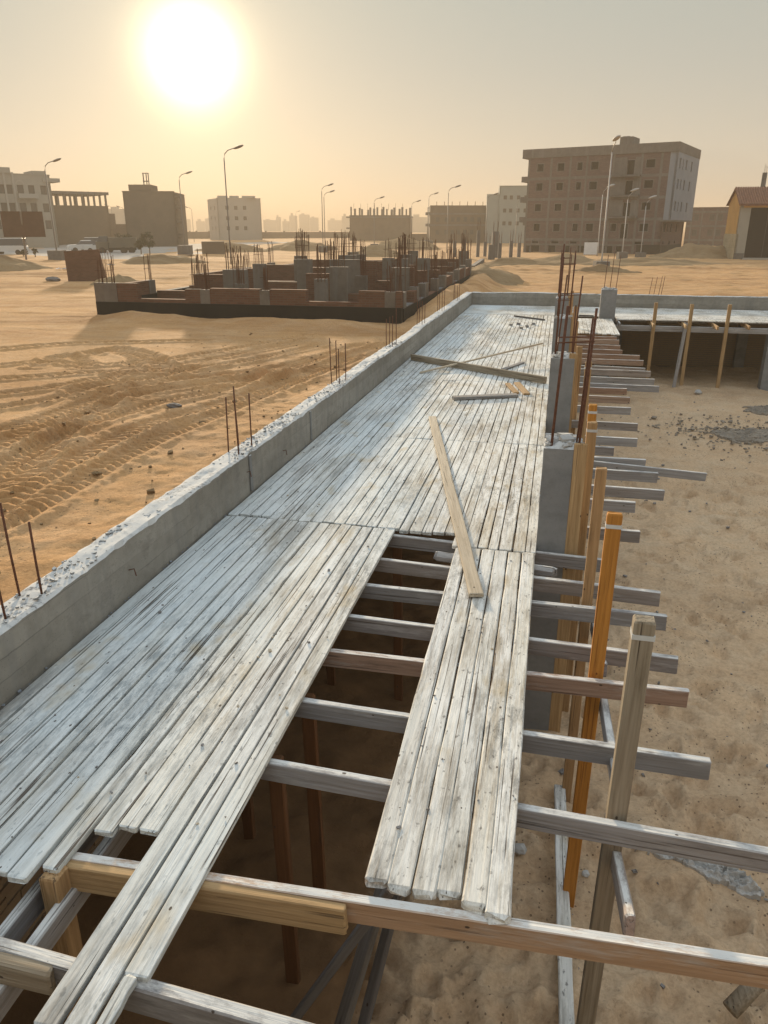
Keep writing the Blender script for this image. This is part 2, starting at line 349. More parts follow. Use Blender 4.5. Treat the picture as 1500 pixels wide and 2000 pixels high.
def brick(name, col, mortar, bw=.25, bh=.075, ax='x', var=.25):
    k = Mat(name, .95, .1)
    sx = k.N.new('ShaderNodeSeparateXYZ'); k.L.new(k.tc.outputs['Object'], sx.inputs[0])
    cb = k.N.new('ShaderNodeCombineXYZ'); k.L.new(k.math('ADD', sx.outputs['X'], sx.outputs['Y']), cb.inputs[0]); k.L.new(sx.outputs['Z'], cb.inputs[1])
    t = k.N.new('ShaderNodeTexBrick'); k.L.new(cb.outputs[0], t.inputs['Vector']); t.inputs['Scale'].default_value = 1.0
    t.inputs['Brick Width'].default_value = bw; t.inputs['Row Height'].default_value = bh; t.inputs['Mortar Size'].default_value = .008; t.inputs['Bias'].default_value = 0
    t.inputs['Color1'].default_value = (*col, 1); t.inputs['Color2'].default_value = (*[c * (1 - var) for c in col], 1); t.inputs['Mortar'].default_value = (*mortar, 1)
    n = k.noise(k.world((.9, .9, .9)), 1.0, 4, .6)
    c = k.mix(k.math('MULTIPLY', k.step(n, .4, .7), .4), t.outputs['Color'], k.mix(1.0, t.outputs['Color'], (.7, .68, .66), 'MULTIPLY'))
    return k.done(c, k.bump(t.outputs['Fac'], -.3, .01))
M_BRICK = brick('red_brick', (.185, .095, .06), (.15, .115, .085))
M_BRICKFAR = brick('far_brick', (.165, .105, .09), (.155, .135, .125), var=.3)
M_STONE = brick('pale_stone_blocks', (.50, .41, .27), (.40, .32, .2), .6, .3, var=.12)
def plain(name, col, rough=.9, spec=.15, var=.3, scale=2.0, metal=0.0, bump=.2):
    k = Mat(name, rough, spec); k.b.inputs['Metallic'].default_value = metal
    n = k.noise(k.world((scale,) * 3), 1.0, 4, .6)
    c = k.mix(k.step(n, .3, .75), col, tuple(c * (1 - var) for c in col))
    return k.done(c, k.bump(n, bump, .01))
M_RUST = plain('rusty_steel', (.16, .065, .035), .8, .3, .5, 30)
M_RUSTFAR = plain('rusty_far_bars', (.15, .08, .05), .9, .1, .3, 5)
M_BITUMEN = plain('bitumen_coat', (.03, .025, .018), .75, .3, .35, 1.5)
M_POLE = plain('lamp_pole_steel', (.20, .17, .14), .6, .4, .25, 1.0)
M_POLEPALE = plain('pale_pole_steel', (.42, .40, .37), .6, .4, .2, 1.0)
M_PLASTER = plain('grey_plaster', (.26, .285, .32), .95, .1, .15, .5)
M_CREAM = plain('cream_plaster', (.36, .335, .285), .95, .1, .15, .4)
M_WHITEB = plain('pale_plaster', (.40, .375, .33), .95, .1, .12, .4)
M_GREENISH = plain('greenish_plaster', (.31, .335, .31), .95, .1, .15, .4)
M_DIMBRICK = plain('dusty_brick_wall', (.16, .125, .09), .95, .1, .2, .6)
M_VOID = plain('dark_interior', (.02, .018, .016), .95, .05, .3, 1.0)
M_SHADE = plain('painted_shutter', (.11, .10, .09), .8, .2, .2, 1.0)
M_BOARD = plain('rusty_sign_back', (.12, .07, .045), .85, .2, .35, 1.2)
M_BLACKDOOR = plain('black_door_paint', (.012, .013, .016), .95, .02, .3, 1.5)
M_WHITE = plain('white_paint', (.75, .75, .74), .7, .3, .1, 2)
M_OCHRE = plain('ochre_plaster', (.60, .34, .12), .95, .1, .18, .8)
M_STRAP = plain('steel_strap', (.62, .61, .58), .5, .5, .2, 12)
M_ROAD = plain('dusty_road', (.40, .36, .31), .97, .08, .15, .25)
M_LEAF = plain('dusty_foliage', (.075, .08, .04), .9, .1, .4, 3)
M_BARK = plain('bark', (.16, .12, .08), .95, .1, .3, 6)
M_TYRE = plain('tyre_rubber', (.03, .03, .03), .9, .1, .2, 4)
M_GLASS = plain('car_glass', (.05, .055, .06), .2, .5, .1, 2)
M_CAR = [plain('white_car_paint', (.62, .61, .58), .4, .5, .08, 1), plain('silver_car_paint', (.42, .42, .41), .4, .5, .08, 1), plain('dark_car_paint', (.10, .10, .11), .4, .5, .1, 1), plain('truck_paint', (.11, .10, .075), .6, .3, .2, 1)]
def tiles():
    k = Mat('clay_roof_tiles', .9, .15)
    n = k.noise(k.local((2.5, 2.5, 2.5)), 1.0, 3, .6)
    return k.done(k.mix(k.step(n, .3, .7), (.27, .13, .085), (.17, .085, .06)))
M_TILE = tiles()
M_PITBRICK = Mat('basement_brick', .95, .1)
_t = M_PITBRICK.ramp(M_PITBRICK.oi.outputs['Random'], [(0, (.30, .21, .13)), (.5, (.36, .26, .17)), (1, (.25, .17, .11))])
M_PITBRICK = M_PITBRICK.done(_t, M_PITBRICK.bump(M_PITBRICK.noise(M_PITBRICK.local((20, 20, 20)), 1.0, 4, .7), .5, .01))
def dmat(o, kind): o['kind'] = kind; return o
#=STRUCTURE=
# ------------------------------------------------------------------ ground
PIT_X0, PIT_X1, PIT_Y0, PIT_Y1 = -3.10, 12.0, -6.0, 28.55
FLOOR = -1.95
def geom(a, b, n): return list(np.geomspace(a, b, n))
gx = sorted(set([-3.10 - v for v in geom(11.0, 6000, 95)] + list(np.arange(-14.1, -9.0, .05)) + list(np.arange(-9.0, -3.1, .028)) + [-3.10] + list(np.arange(-2.9, 40, .32)) + geom(40.2, 6000, 60) + [12.0]))
gy = sorted(set([-v for v in geom(6.2, 3000, 25)] + list(np.arange(-6.0, 3.4, .4)) + list(np.arange(3.6, 5.6, .05)) + list(np.arange(5.6, 15.0, .028)) + list(np.arange(15.0, 25.0, .045)) + list(np.arange(25.1, 70, .24)) + geom(70.3, 8000, 110) + [28.55]))
gx = np.array(gx); gy = np.array(gy)
def ground_z(X, Y):
    d = np.hypot(X, Y)
    z = -.30 - .0045 * np.clip(d - 30, 0, 70)
    near = np.exp(-d / 60)
    z = z + .09 * fbm(X / 9, Y / 9, 3, 3) * np.clip((d - 6) / 14, 0, 1) + .03 * fbm(X / 1.6, Y / 1.6, 3, 11) * near + (.014 * fbm(X / .20, Y / .24, 3, 15) + .05 * np.clip(fbm(X / .4, Y / .4, 3, 19) - .3, 0, 1)) * np.clip(1.5 - d / 22, 0, 1)
    z = z + .45 * np.clip(fbm(X / 16, Y / 10, 3, 21), 0, 1) * np.clip((d - 38) / 30, 0, 1) * np.exp(-np.clip(d - 80, 0, None) / 200)
    z = z + (.13 * np.abs(fbm(X / 1.5, Y / .9, 4, 27)) + .05 * fbm(X / .6, Y / .5, 2, 28)) * np.clip((d - 22) / 8, 0, 1) * np.exp(-np.clip(d - 70, 0, None) / 120)
    # churned sand near the parapet: many small prints
    m = np.clip(1 - np.abs(X + 4.2) / 1.6, 0, 1) * (Y < 30)
    z = z + m * (.045 * fbm(X / .35, Y / .35, 3, 31))
    # sand banked against the neighbour's plinth
    for (cx, w, h) in ((-13.6, 1.3, .26), (-12.1, .7, .10), (-8.6, 1.7, .22), (-10.1, 1.0, .06), (-6.4, 1.0, .16)):
        z = z + h * np.exp(-((X - cx) / w) ** 2) * np.exp(-(np.abs(Y - 23.2) / 1.0) ** 2)
    # ridge of spoil between the neighbour and this site
    z = z + .55 * np.exp(-((X + 3.9 + .012 * (Y - 30)) / .75) ** 2) * np.clip((Y - 23) / 5, 0, 1) * np.clip((52 - Y) / 8, 0, 1) * (1 + .5 * fbm(X / 1.3, Y / 2.1, 2, 5))
    return z
TRACKS = [  # tyre runs over the sand: points, half width, depth, tread pitch, slant
    ([(-40, 1010), (0, 985), (100, 925), (200, 873), (300, 827), (400, 798), (483, 772), (600, 725), (740, 672)], .23, .055, .17, .9),
    ([(-30, 955), (60, 910), (110, 865), (150, 820), (185, 808), (213, 790)], .24, .05, .18, -.8),
    ([(-60, 905), (0, 873), (83, 837), (133, 817), (233, 783), (333, 760), (433, 747), (520, 733), (640, 694)], .22, .05, .16, .7),
    ([(-60, 805), (100, 780), (200, 753), (300, 740), (400, 717), (500, 700), (620, 672)], .22, .04, .18, -.7),
    ([(150, 762), (230, 735), (262, 712), (262, 697), (230, 687)], .22, .04, .2, .6),
    ([(320, 722), (300, 702), (275, 690), (232, 683), (180, 690)], .24, .05, .22, .5),
    ([(165, 716), (160, 703), (140, 694), (100, 700), (70, 716)], .2, .04, .2, .5),
    ([(-60, 745), (60, 735), (180, 727), (300, 728), (420, 715)], .2, .03, .2, .5),
    ([(-60, 940), (40, 893), (130, 848), (230, 812), (330, 782), (430, 762), (540, 727)], .20, .045, .15, -.9),
    ([(-60, 1050), (30, 1010), (130, 955), (240, 893), (330, 850), (440, 805), (560, 752), (690, 700)], .2, .04, .15, .8),
    ([(-60, 860), (40, 833), (120, 805), (230, 765), (330, 745), (440, 732), (560, 712), (700, 672)], .22, .05, .17, .8),
    ([(-60, 775), (80, 760), (200, 738), (330, 716), (460, 690), (600, 662)], .2, .035, .18, .7),
    ([(-60, 720), (80, 705), (200, 712), (330, 700), (470, 676), (600, 655)], .2, .035, .2, -.7),
    ([(-50, 685), (120, 672), (260, 668), (400, 664)], .22, .03, .22, .5)]
def polyline(pts, n=14):
    """Catmull-Rom through ground points"""
    P = [on_z(x, y, -.3).to_2d() for x, y in pts]; P = [P[0] * 2 - P[1]] + P + [P[-1] * 2 - P[-2]]; out = []
    for i in range(1, len(P) - 2):
        for k in range(n):
            t = k / n; a, b, c, d = P[i - 1], P[i], P[i + 1], P[i + 2]
            out.append(.5 * ((2 * b) + (c - a) * t + (2 * a - 5 * b + 4 * c - d) * t * t + (3 * b - a - 3 * c + d) * t ** 3))
    out.append(P[-2]); return np.array([(p.x, p.y) for p in out])
GX, GY = np.meshgrid(gx, gy)
GZ = ground_z(GX, GY)
_box = (GX > -14.2) & (GX < -3.1) & (GY > 3.5) & (GY < 25)
_px, _py = GX[_box], GY[_box]; _pz = GZ[_box]
for pts, hw, dep, pitch, slant in TRACKS:
    c = polyline(pts); seg = c[1:] - c[:-1]; sl_ = np.hypot(seg[:, 0], seg[:, 1]); cum = np.concatenate([[0], np.cumsum(sl_)])
    best = np.full(_px.shape, 9.0); arc = np.zeros_like(best); side = np.zeros_like(best)
    for i in range(len(seg)):
        dx, dy = _px - c[i, 0], _py - c[i, 1]
        near = (np.abs(dx) < 1.6) & (np.abs(dy) < 1.6)
        if not near.any(): continue
        t = np.clip((dx * seg[i, 0] + dy * seg[i, 1]) / (sl_[i] ** 2 + 1e-9), 0, 1)
        ex, ey = dx - t * seg[i, 0], dy - t * seg[i, 1]; dd = np.hypot(ex, ey)
        u = near & (dd < best); best = np.where(u, dd, best); arc = np.where(u, cum[i] + t * sl_[i], arc)
        side = np.where(u, np.sign(seg[i, 0] * dy - seg[i, 1] * dx), side)
    s = best * side
    inside = np.clip((hw - best) / .05, 0, 1)
    wob = .7 + .6 * vnoise(_px * .8, _py * .8, 5)
    lug = np.clip(np.sin((arc + slant * np.abs(s) * .9) * 2 * math.pi / pitch + 1.5 * vnoise(_px * 2, _py * 2, 8)) * 3.0, -1, 1)
    fade = np.clip(.45 + 1.2 * vnoise(_px * .35 + 3, _py * .35, 9), 0, 1)
    _pz += inside * (-dep * .9 + .024 * lug * fade) * wob
    berm = np.exp(-((best - hw - .10) / .085) ** 2) * np.where(side < 0, 1.25, .7)
    _pz += berm * dep * .75 * wob * (1 + .6 * fbm(_px / .085, _py / .085, 3, 41))
GZ[_box] = _pz
cxm = (gx[1:] + gx[:-1]) / 2; cym = (gy[1:] + gy[:-1]) / 2; CX, CY = np.meshgrid(cxm, cym)
keep = ~((CX > PIT_X0) & (CX < PIT_X1) & (CY > PIT_Y0) & (CY < PIT_Y1))
ground = dmat(obj('ground', grid_mesh('ground', gx, gy, GZ, keep), M_SAND), 'structure')
def gz(x, y): return float(GZ[min(np.searchsorted(gy, y), len(gy) - 1), min(np.searchsorted(gx, x), len(gx) - 1)])
# courtyard floor with footprints
fx = np.concatenate([np.arange(-3.1, 4.4, .04), np.arange(4.4, 12.2, .09)]); fy = np.concatenate([np.arange(-6, 2.4, .3), np.arange(2.4, 14, .04), np.arange(14, 28.6, .1)])
FX, FY = np.meshgrid(fx, fy)
FZ = FLOOR + .05 * fbm(FX / 2.5, FY / 2.5, 3, 51) + .085 * fbm(FX / .55, FY / .42, 3, 61) + .032 * fbm(FX / .2, FY / .13, 2, 71)
rg = np.random.default_rng(4)
for i in range(1500):
    x, y, a = rg.uniform(-1.0, 5.0), 2.3 + 13 * rg.random() ** 1.7, rg.uniform(0, math.pi); l, w_ = rg.uniform(.11, .17), rg.uniform(.045, .065); dp = rg.uniform(.02, .065)
    i0, i1 = np.searchsorted(fx, (x - .5, x + .5)); j0, j1 = np.searchsorted(fy, (y - .5, y + .5))
    X, Y = FX[j0:j1, i0:i1] - x, FY[j0:j1, i0:i1] - y; u = X * math.cos(a) + Y * math.sin(a); v = -X * math.sin(a) + Y * math.cos(a)
    r = np.sqrt((u / l) ** 2 + (v / w_) ** 2)
    FZ[j0:j1, i0:i1] += dp * (-np.exp(-r ** 4) + .55 * np.exp(-((r - 1.5) / .35) ** 2) * (u > 0))
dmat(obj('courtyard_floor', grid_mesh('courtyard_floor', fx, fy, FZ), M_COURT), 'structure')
def fz(x, y): return float(FZ[min(np.searchsorted(fy, y), len(fy) - 1), min(np.searchsorted(fx, x), len(fx) - 1)])
# dusty road at the left, beyond the billboard
rd = MB()
rp = [(on_z(x, y, -.5)) for x, y in ((-200, 492), (90, 500), (230, 508), (420, 497), (470, 480))]
rq = [(on_z(x, y, -.5)) for x, y in ((-200, 478), (60, 477), (240, 477), (430, 475), (600, 471))]
for i in range(4):
    n_ = 14
    for k in range(n_):
        for j in range(6):
            def rp_(tk, tj):
                a = rp[i].lerp(rp[i + 1], tk); b = rq[i].lerp(rq[i + 1], tk); p = a.lerp(b, tj); return (p.x, p.y, gz(p.x, p.y) + .03)
            rd.quad(rp_(k / n_, j / 6), rp_((k + 1) / n_, j / 6), rp_((k + 1) / n_, (j + 1) / 6), rp_(k / n_, (j + 1) / 6))
dmat(rd.build('road', M_ROAD), 'structure')
#=NEAR=
# ------------------------------------------------------------------ concrete ground beams round the site
def rough_beam(x0, x1, y0, y1, z0, z1, along, step, seed, mat, name, parent):
    """concrete beam with an uneven, broken upper edge"""
    a0, a1 = (y0, y1) if along == 'y' else (x0, x1); w0, w1 = (x0, x1) if along == 'y' else (y0, y1)
    n = int((a1 - a0) / step); f = np.concatenate([[0, 0], np.linspace(0, 1, 9)[1:-1], [1, 1]]); k = len(f); rn = np.random.default_rng(seed)
    A, Fm = np.meshgrid(np.linspace(a0, a1, n + 1), f, indexing='ij'); Wm = w0 + (w1 - w0) * Fm
    f_ = fbm(A / .20, Wm / .09 + seed, 3, seed); g_ = fbm(A / 1.4, Wm * 0 + seed, 2, seed + 5)
    Z = z1 + .016 * f_ + .024 * g_
    for j in (1, k - 2): Z[:, j] -= .010 + np.clip(f_[:, j], 0, 1) * .05; Wm[:, j] += .004 * rn.standard_normal(n + 1)
    Z[:, 0] = z0; Z[:, -1] = z0
    co = np.stack([Wm, A, Z] if along == 'y' else [A, Wm, Z], -1).reshape(-1, 3)
    fs = [(i * k + j, i * k + j + 1, (i + 1) * k + j + 1, (i + 1) * k + j) for i in range(n) for j in range(k - 1)]
    fs.append(tuple(range(k))); fs.append(tuple(reversed([n * k + j for j in range(k)])))
    if along == 'y': fs = [tuple(reversed(q)) for q in fs]
    return obj(name, mesh(name, co.tolist(), fs), mat, parent)
BEAM_TOP = .43
def bar(parent, x, y, z0, z1, lean=(0, 0), r=.008, mat=None, name='rebar', label=None):
    m = MB(); m.tube([(x, y, z0), (x + lean[0] * .5 + R.uniform(-.004, .004), y + lean[1] * .5, (z0 + z1) / 2), (x + lean[0], y + lean[1], z1)], r, 6)
    return m.build(name, mat or M_RUST, parent, smooth=True, label=label)
def crumbs(name, parent, area, n, mat, size=(.008, .03), seed=1, zf=None):
    """broken bits lying about, too many to count"""
    rn = random.Random(seed); m = MB()
    for i in range(n):
        x, y = area(rn); s = rn.uniform(*size) * (1 if rn.random() > .12 else 1.7); z = zf(x, y)
        M = Matrix.Translation((x, y, z + s * .25)) @ Matrix.Rotation(rn.uniform(0, 6.3), 4, 'Z') @ Matrix.Rotation(rn.uniform(-.5, .5), 4, 'X')
        b = len(m.v); m.box(-s * rn.uniform(.5, 1), s * rn.uniform(.5, 1), -s * .5, s * rn.uniform(.3, .8), -s * .3, s * rn.uniform(.2, .6), M)
        for q in range(b, b + 8): m.v[q] = tuple(c + rn.uniform(-.2, .2) * s for c in m.v[q])
    o = m.build(name, mat, parent); o['kind'] = 'stuff'; return o
gl = thing('concrete_beam', 'long grey concrete parapet beam with starter bars along the left of the deck', 'concrete beam', (-3.1, 3, 0))
rough_beam(-3.21, -2.97, 1.0, 28.62, -.45, BEAM_TOP, 'y', .06, 3, M_CONC, 'beam_body', gl)
for k, yc in enumerate((3.58, 7.14, 10.98, 14.85, 18.3, 21.6, 25.0)):
    for i, (dx, dy) in enumerate(((-.155, -.13), (-.03, -.16), (-.15, .13), (-.02, .17))):
        top = (1.02, 1.0, 1.09, .93)[(i + k) % 4] + R.uniform(-.04, .04)
        bar(gl, -3.02 + dx + .0, yc + dy, BEAM_TOP - .05, top, (R.uniform(-.015, .015), R.uniform(-.02, .02)), .0075)
crumbs('mortar_crumb', gl, lambda r: (r.uniform(-3.19, -2.99), (r.choice((3.3, 4.0, 4.9, 5.3, 7.1, 7.9, 8.6, 9.8, 11, 12.6, 14.9)) + r.gauss(0, .3))), 700, M_COLUMN, (.004, .013), 2, lambda x, y: BEAM_TOP + .002)
crumbs('lime_scrap', gl, lambda r: (-2.965 + r.uniform(0, .012), 2.2 + 14 * r.random() ** 1.4), 90, M_WHITE, (.006, .02), 12, lambda x, y: r_z(x, y)) if False else None
for (y, z) in ((4.63, .2), (8.05, .17), (6.95, .25)):
    m = MB(); m.tube([(-2.975, y, z), (-2.93, y + .01, z + .012), (-2.925, y + .02, z - .05)], .005, 5); m.build('tie_wire', M_RUST, gl)
for (y, a) in ((7.03, .06), (9.1, .05)):
    m = MB(); m.box(-2.969, -2.957, y, y + a, .02, .40); m.build('form_seam', M_COLUMN, gl)
gb = thing('concrete_beam', 'grey concrete beam closing the far end of the site, behind the cross deck', 'concrete beam', (4, 28.5, 0))
rough_beam(-2.96, 12.0, 28.42, 28.64, -.45, BEAM_TOP, 'x', .12, 8, M_CONC, 'beam_body', gb)
for xc in (4.3, 9.2):
    for i, dx in enumerate((-.16, 0, .15, .24)): bar(gb, xc + dx - 1.0, 28.53 + .05 * (i % 2), BEAM_TOP - .05, 1.0 + R.uniform(-.06, .06), (.06, 0), .009)
# ------------------------------------------------------------------ basement brick walls
def brick_mesh(l, w, h, rng):
    m = MB(); m.box(-l / 2, l / 2, -w / 2, w / 2, -h / 2, h / 2)
    m.v = [(x + rng.uniform(-.003, .003), y + rng.uniform(-.003, .003), z + rng.uniform(-.003, .003)) for x, y, z in m.v]
    return mesh('brick', m.v, m.f)
BR = [brick_mesh(.232, .1, .056, R) for _ in range(6)]
for b in BR: b.materials.append(M_PITBRICK)
wl_side = thing('basement_wall', 'brown brick basement wall below the left parapet beam', 'wall', (-3.0, 3, FLOOR))
MB().box(-3.24, -3.0, -6, 28.6, FLOOR - .3, -.02).build('mortar_core', plain('wall_mortar', (.27, .23, .18), .97, .05, .3, 4), wl_side)
cnt = 0; rows = 26
for r_ in range(rows):
    z = -.03 - .036 - r_ * .073
    for k in range(11):
        y = 1.32 + k * .245 + (.12 if r_ % 2 else 0)
        Mx = Matrix.Translation((-2.998 + R.uniform(-.006, .006) - .05 + .012, y, z + R.uniform(-.004, .004))) @ Matrix.Rotation(math.pi / 2 + R.uniform(-.015, .015), 4, 'Z')
        obj('brick', R.choice(BR), None, wl_side, Mx); cnt += 1
m = MB(); rb = random.Random(9)   # the rest of the wall, far under the deck
for r_ in range(rows):
    z = -.066 - r_ * .073
    for k in range(100):
        y = 4.05 + k * .245 + (.12 if r_ % 2 else 0)
        m.box(-3.05, -2.988 + rb.uniform(-.005, .005), y - .116, y + .116, z - .028, z + .028)
o = m.build('far_brickwork', M_PITBRICK, wl_side); o['kind'] = 'stuff'
wl_far = thing('basement_wall', 'shaded brown brick wall under the far cross deck', 'wall', (6, 28.4, FLOOR))
MB().box(-2.98, 12.0, 28.38, 28.60, FLOOR - .3, -.06).build('mortar_core', bpy.data.materials['wall_mortar'], wl_far)
m = MB()
for r_ in range(rows):
    z = -.1 - r_ * .073
    for k in range(58):
        x = -2.3 + k * .245 + (.12 if r_ % 2 else 0)
        m.box(x - .116, x + .116, 28.368 + rb.uniform(-.006, .006), 28.43, z - .028, z + .028)
o = m.build('brickwork', M_PITBRICK, wl_far); o['kind'] = 'stuff'
for x in (2.2, 6.3, 10.2):
    MB().box(x - .16, x + .16, 28.1, 28.37, FLOOR - .2, -.2).build('pier', M_COLUMN, wl_far)
# right hand retaining wall and the light-blocking wall added behind the camera close the pit
wr = thing('retaining_wall', 'plain grey concrete retaining wall on the right of the courtyard', 'wall', (12.1, 12, FLOOR))
MB().box(12.0, 12.24, -6, 28.64, FLOOR - .3, BEAM_TOP).build('wall_body', M_CONC, wr)
# unseen slab and wall added behind the viewpoint to darken the pit
sp = thing('light_block_slab', 'added unseen concrete slab behind the viewpoint, keeping light out of the pit', 'slab', (2, -3, FLOOR))
MB().box(-3.2, 12.0, -6.0, .45, .82, 1.0).build('slab', M_CONC, sp)
MB().box(-2.99, 11.99, .05, .30, FLOOR - .2, .818).build('wall_body', M_CONC, sp)
# ------------------------------------------------------------------ columns
def column(x0, x1, y0, y1, top, label, bars, seed, ties=(1.74,), z0=FLOOR - .1):
    t = thing('concrete_column', label, 'column', ((x0 + x1) / 2, (y0 + y1) / 2, z0), 'cast concrete columns with bare rebar')
    rn = random.Random(seed); n = 9; vs = []; fs = []
    rg_ = np.random.default_rng(seed)
    MB().box(x0, x1, y0, y1, z0, top - .035).build('shaft', M_COLUMN, t)
    for j in range(n):
        for i in range(n):
            u, v = i / (n - 1), j / (n - 1); e = i in (0, n - 1) or j in (0, n - 1)
            vs.append((x0 + (x1 - x0) * u, y0 + (y1 - y0) * v, top - .036 if e else top + rn.uniform(-.03, .025)))
    for j in range(n - 1):
        for i in range(n - 1): fs.append((j * n + i, j * n + i + 1, (j + 1) * n + i + 1, (j + 1) * n + i))
    obj('broken_top', mesh('broken_top', vs, fs), M_COLUMN, t)
    crumbs('concrete_rubble', t, lambda r: (r.uniform(x0 + .02, x1 - .02), r.uniform(y0 + .02, y1 - .02)), 45, M_MORTAR, (.012, .04), seed, lambda x, y: top - .015)
    pts = []
    for (bx, by, bt, lx, ly, r) in bars:
        bar(t, bx, by, top - .25, bt, (lx, ly), r); pts.append((bx, by, bt, lx, ly, top))
    for tz in ties:
        q = []
        for (bx, by, bt, lx, ly, tp) in pts:
            f = max(0, (tz - tp + .25) / (bt - tp + .25)); q.append((bx + lx * f, by + ly * f))
        xs = [p[0] for p in q]; ys = [p[1] for p in q]; a, b, c, d = min(xs) - .012, max(xs) + .012, min(ys) - .012, max(ys) + .012
        m = MB(); m.tube([(a - .02, c, tz - .01), (b, c - .004, tz + .01), (b + .004, d, tz + .015), (a, d, tz), (a - .002, c - .01, tz - .02)], .006, 5); m.build('stirrup', M_RUST, t)
    return t
column(-.004, .32, 6.30, 6.64, .90, 'nearest concrete column beside the deck with rubble on its broken top', [(.05, 6.36, 2.02, .05, .02, .013), (.275, 6.38, 2.0, .05, .06, .012), (.285, 6.56, 1.65, .02, .05, .011), (.06, 6.58, .98, 0, 0, .011), (.255, 6.42, 1.92, .05, .05, .009)], 31)
column(.0, .32, 10.83, 11.18, .945, 'second concrete column from the camera, two rebars tied by a stirrup', [(.05, 10.9, 2.24, .01, 0, .015), (.28, 10.92, 2.0, .05, 0, .012), (.06, 11.1, 2.0, .07, 0, .012), (.28, 11.1, 1.6, 0, 0, .011)], 32, (1.75,))
column(.0, .32, 15.35, 15.7, 1.0, 'third concrete column from the camera, its tall rebar cage open', [(.05, 15.4, 2.32, .03, 0, .016), (.27, 15.42, 2.2, .03, 0, .014), (.06, 15.62, 2.15, 0, 0, .012), (.28, 15.62, 2.1, .03, 0, .012)], 33, (1.95, 1.3))
column(.0, .32, 19.9, 20.25, 1.0, 'fourth concrete column from the camera, farthest in the row along the deck', [(.05, 19.96, 2.1, .01, 0, .012), (.27, 19.96, 2.0, .03, 0, .012), (.27, 20.18, 2.15, 0, 0, .012)], 34, (1.9,))
column(1.34, 1.80, 24.70, 25.0, .88, 'broad grey column standing alone at the corner of the cross deck', [(1.40, 24.76, 1.85, .04, 0, .011), (1.58, 24.94, 1.95, .05, 0, .010), (1.74, 24.76, 1.85, .06, 0, .010)], 35, ())
column(6.22, 6.55, 24.6, 24.95, .0 - .12, 'pale column at the right end of the far cross deck', [(6.3, 24.7, .02, 0, 0, .01)], 36, ())
# ------------------------------------------------------------------ formwork deck along the beam
deck = thing('formwork_deck', 'long deck of weathered planks on joists beside the left parapet beam', 'formwork deck', (-1.5, 3, 0))
PT = .030
X_L = -2.955
nb = 28; rp2 = random.Random(12)
ws = [rp2.uniform(.82, 1.16) for _ in range(nb)]; tot_w = sum(ws); edges = [X_L]
for w_ in ws: edges.append(edges[-1] + w_ / tot_w * (0 - X_L))
BASE = [6.38, 9.55, 13.65, 17.05, 20.45, 23.2, 25.25]
joint = []
for k, b in enumerate(BASE):
    row = []; off = 0
    for i in range(nb):
        if i % rp2.choice((4, 5, 7, 9)) == 0: off = rp2.uniform(-.16, .16) if k >= 2 else rp2.uniform(-.03, .03)
        row.append(b + off + rp2.uniform(-.018, .018))
    joint.append(row)
for i in range(nb):
    xm = (edges[i] + edges[i + 1]) / 2
    if xm > -.72: joint[0][i] = 6.09 + rp2.uniform(-.015, .015)
joint[-1] = [25.25 + rp2.uniform(-.01, .01) for _ in range(nb)]
def plank(x0, x1, ya, yb, xa=0, segs=8, z=0.0, parent=deck, wear=.004, tilt=None, thick=PT):
    w_ = (x1 - x0) - rp2.uniform(.005, .012); z += rp2.uniform(-.004, .003)
    p0 = Vector(((x0 + x1) / 2 + xa, ya, z + rp2.uniform(-.002, .002))); p1 = Vector(((x0 + x1) / 2, yb, z + rp2.uniform(-.002, .002)))
    o = timber('plank', p0, p1, w_, thick, M_PLANK, parent, rng=rp2, segs=segs, cham=.0025, wob=.0022, ends=.006, wear=wear)
    o.matrix_basis = o.matrix_basis @ Matrix.Rotation(rp2.uniform(-.02, .02), 4, 'Y'); return o
for k in range(len(BASE) - 1):
    for i in range(nb):
        plank(edges[i], edges[i + 1], joint[k][i] + .004, joint[k + 1][i] - .004, 0, (12, 10, 6, 5, 4, 4)[k])
# near left part: 16 boards, the three next to the opening run on towards the camera
e2 = [X_L + (X_L * -1 - 1.285) * i / 16 for i in range(17)]
for i in range(16):
    if i < 7: ya = 1.7
    elif i < 10: ya = (2.10, 2.09, 2.17)[i - 7]
    elif i < 13: ya = (2.41, 2.455, 2.46)[i - 10]
    else: ya = (1.545, 1.50, 1.47)[i - 13]
    yb = 6.40 + rp2.uniform(-.015, .015) - .03
    if i == 15:
        # the outer one is split and broken off at its near corner
        w_ = e2[16] - e2[15] - .006; L = yb - 1.79
        plank(e2[15], e2[16], 1.79, yb, 0, 14, wear=.003)
        plank(e2[15], e2[15] + .068, 1.42, 1.784, 0, 6, wear=.012)
    else: plank(e2[i], e2[i + 1], ya, yb, rp2.uniform(-.004, .004), 16, wear=.004 if i != 9 else .012)
# near right strip: six boards, slightly fanned
for i in range(6):
    a, b = -.615 + i * .1045, -.69 + i * .1145
    w_ = .1045
    p0 = Vector((a + w_ / 2, (2.40, 2.385, 2.38, 2.40, 2.365, 2.33)[i], .0)); p1 = Vector((b + .11 / 2, 6.07 + rp2.uniform(-.02, .02), .0))
    timber('plank', p0, p1, w_ + .003, .042, M_PLANK, deck, rng=rp2, segs=16, cham=.007, wob=.003, ends=.014, wear=.006)
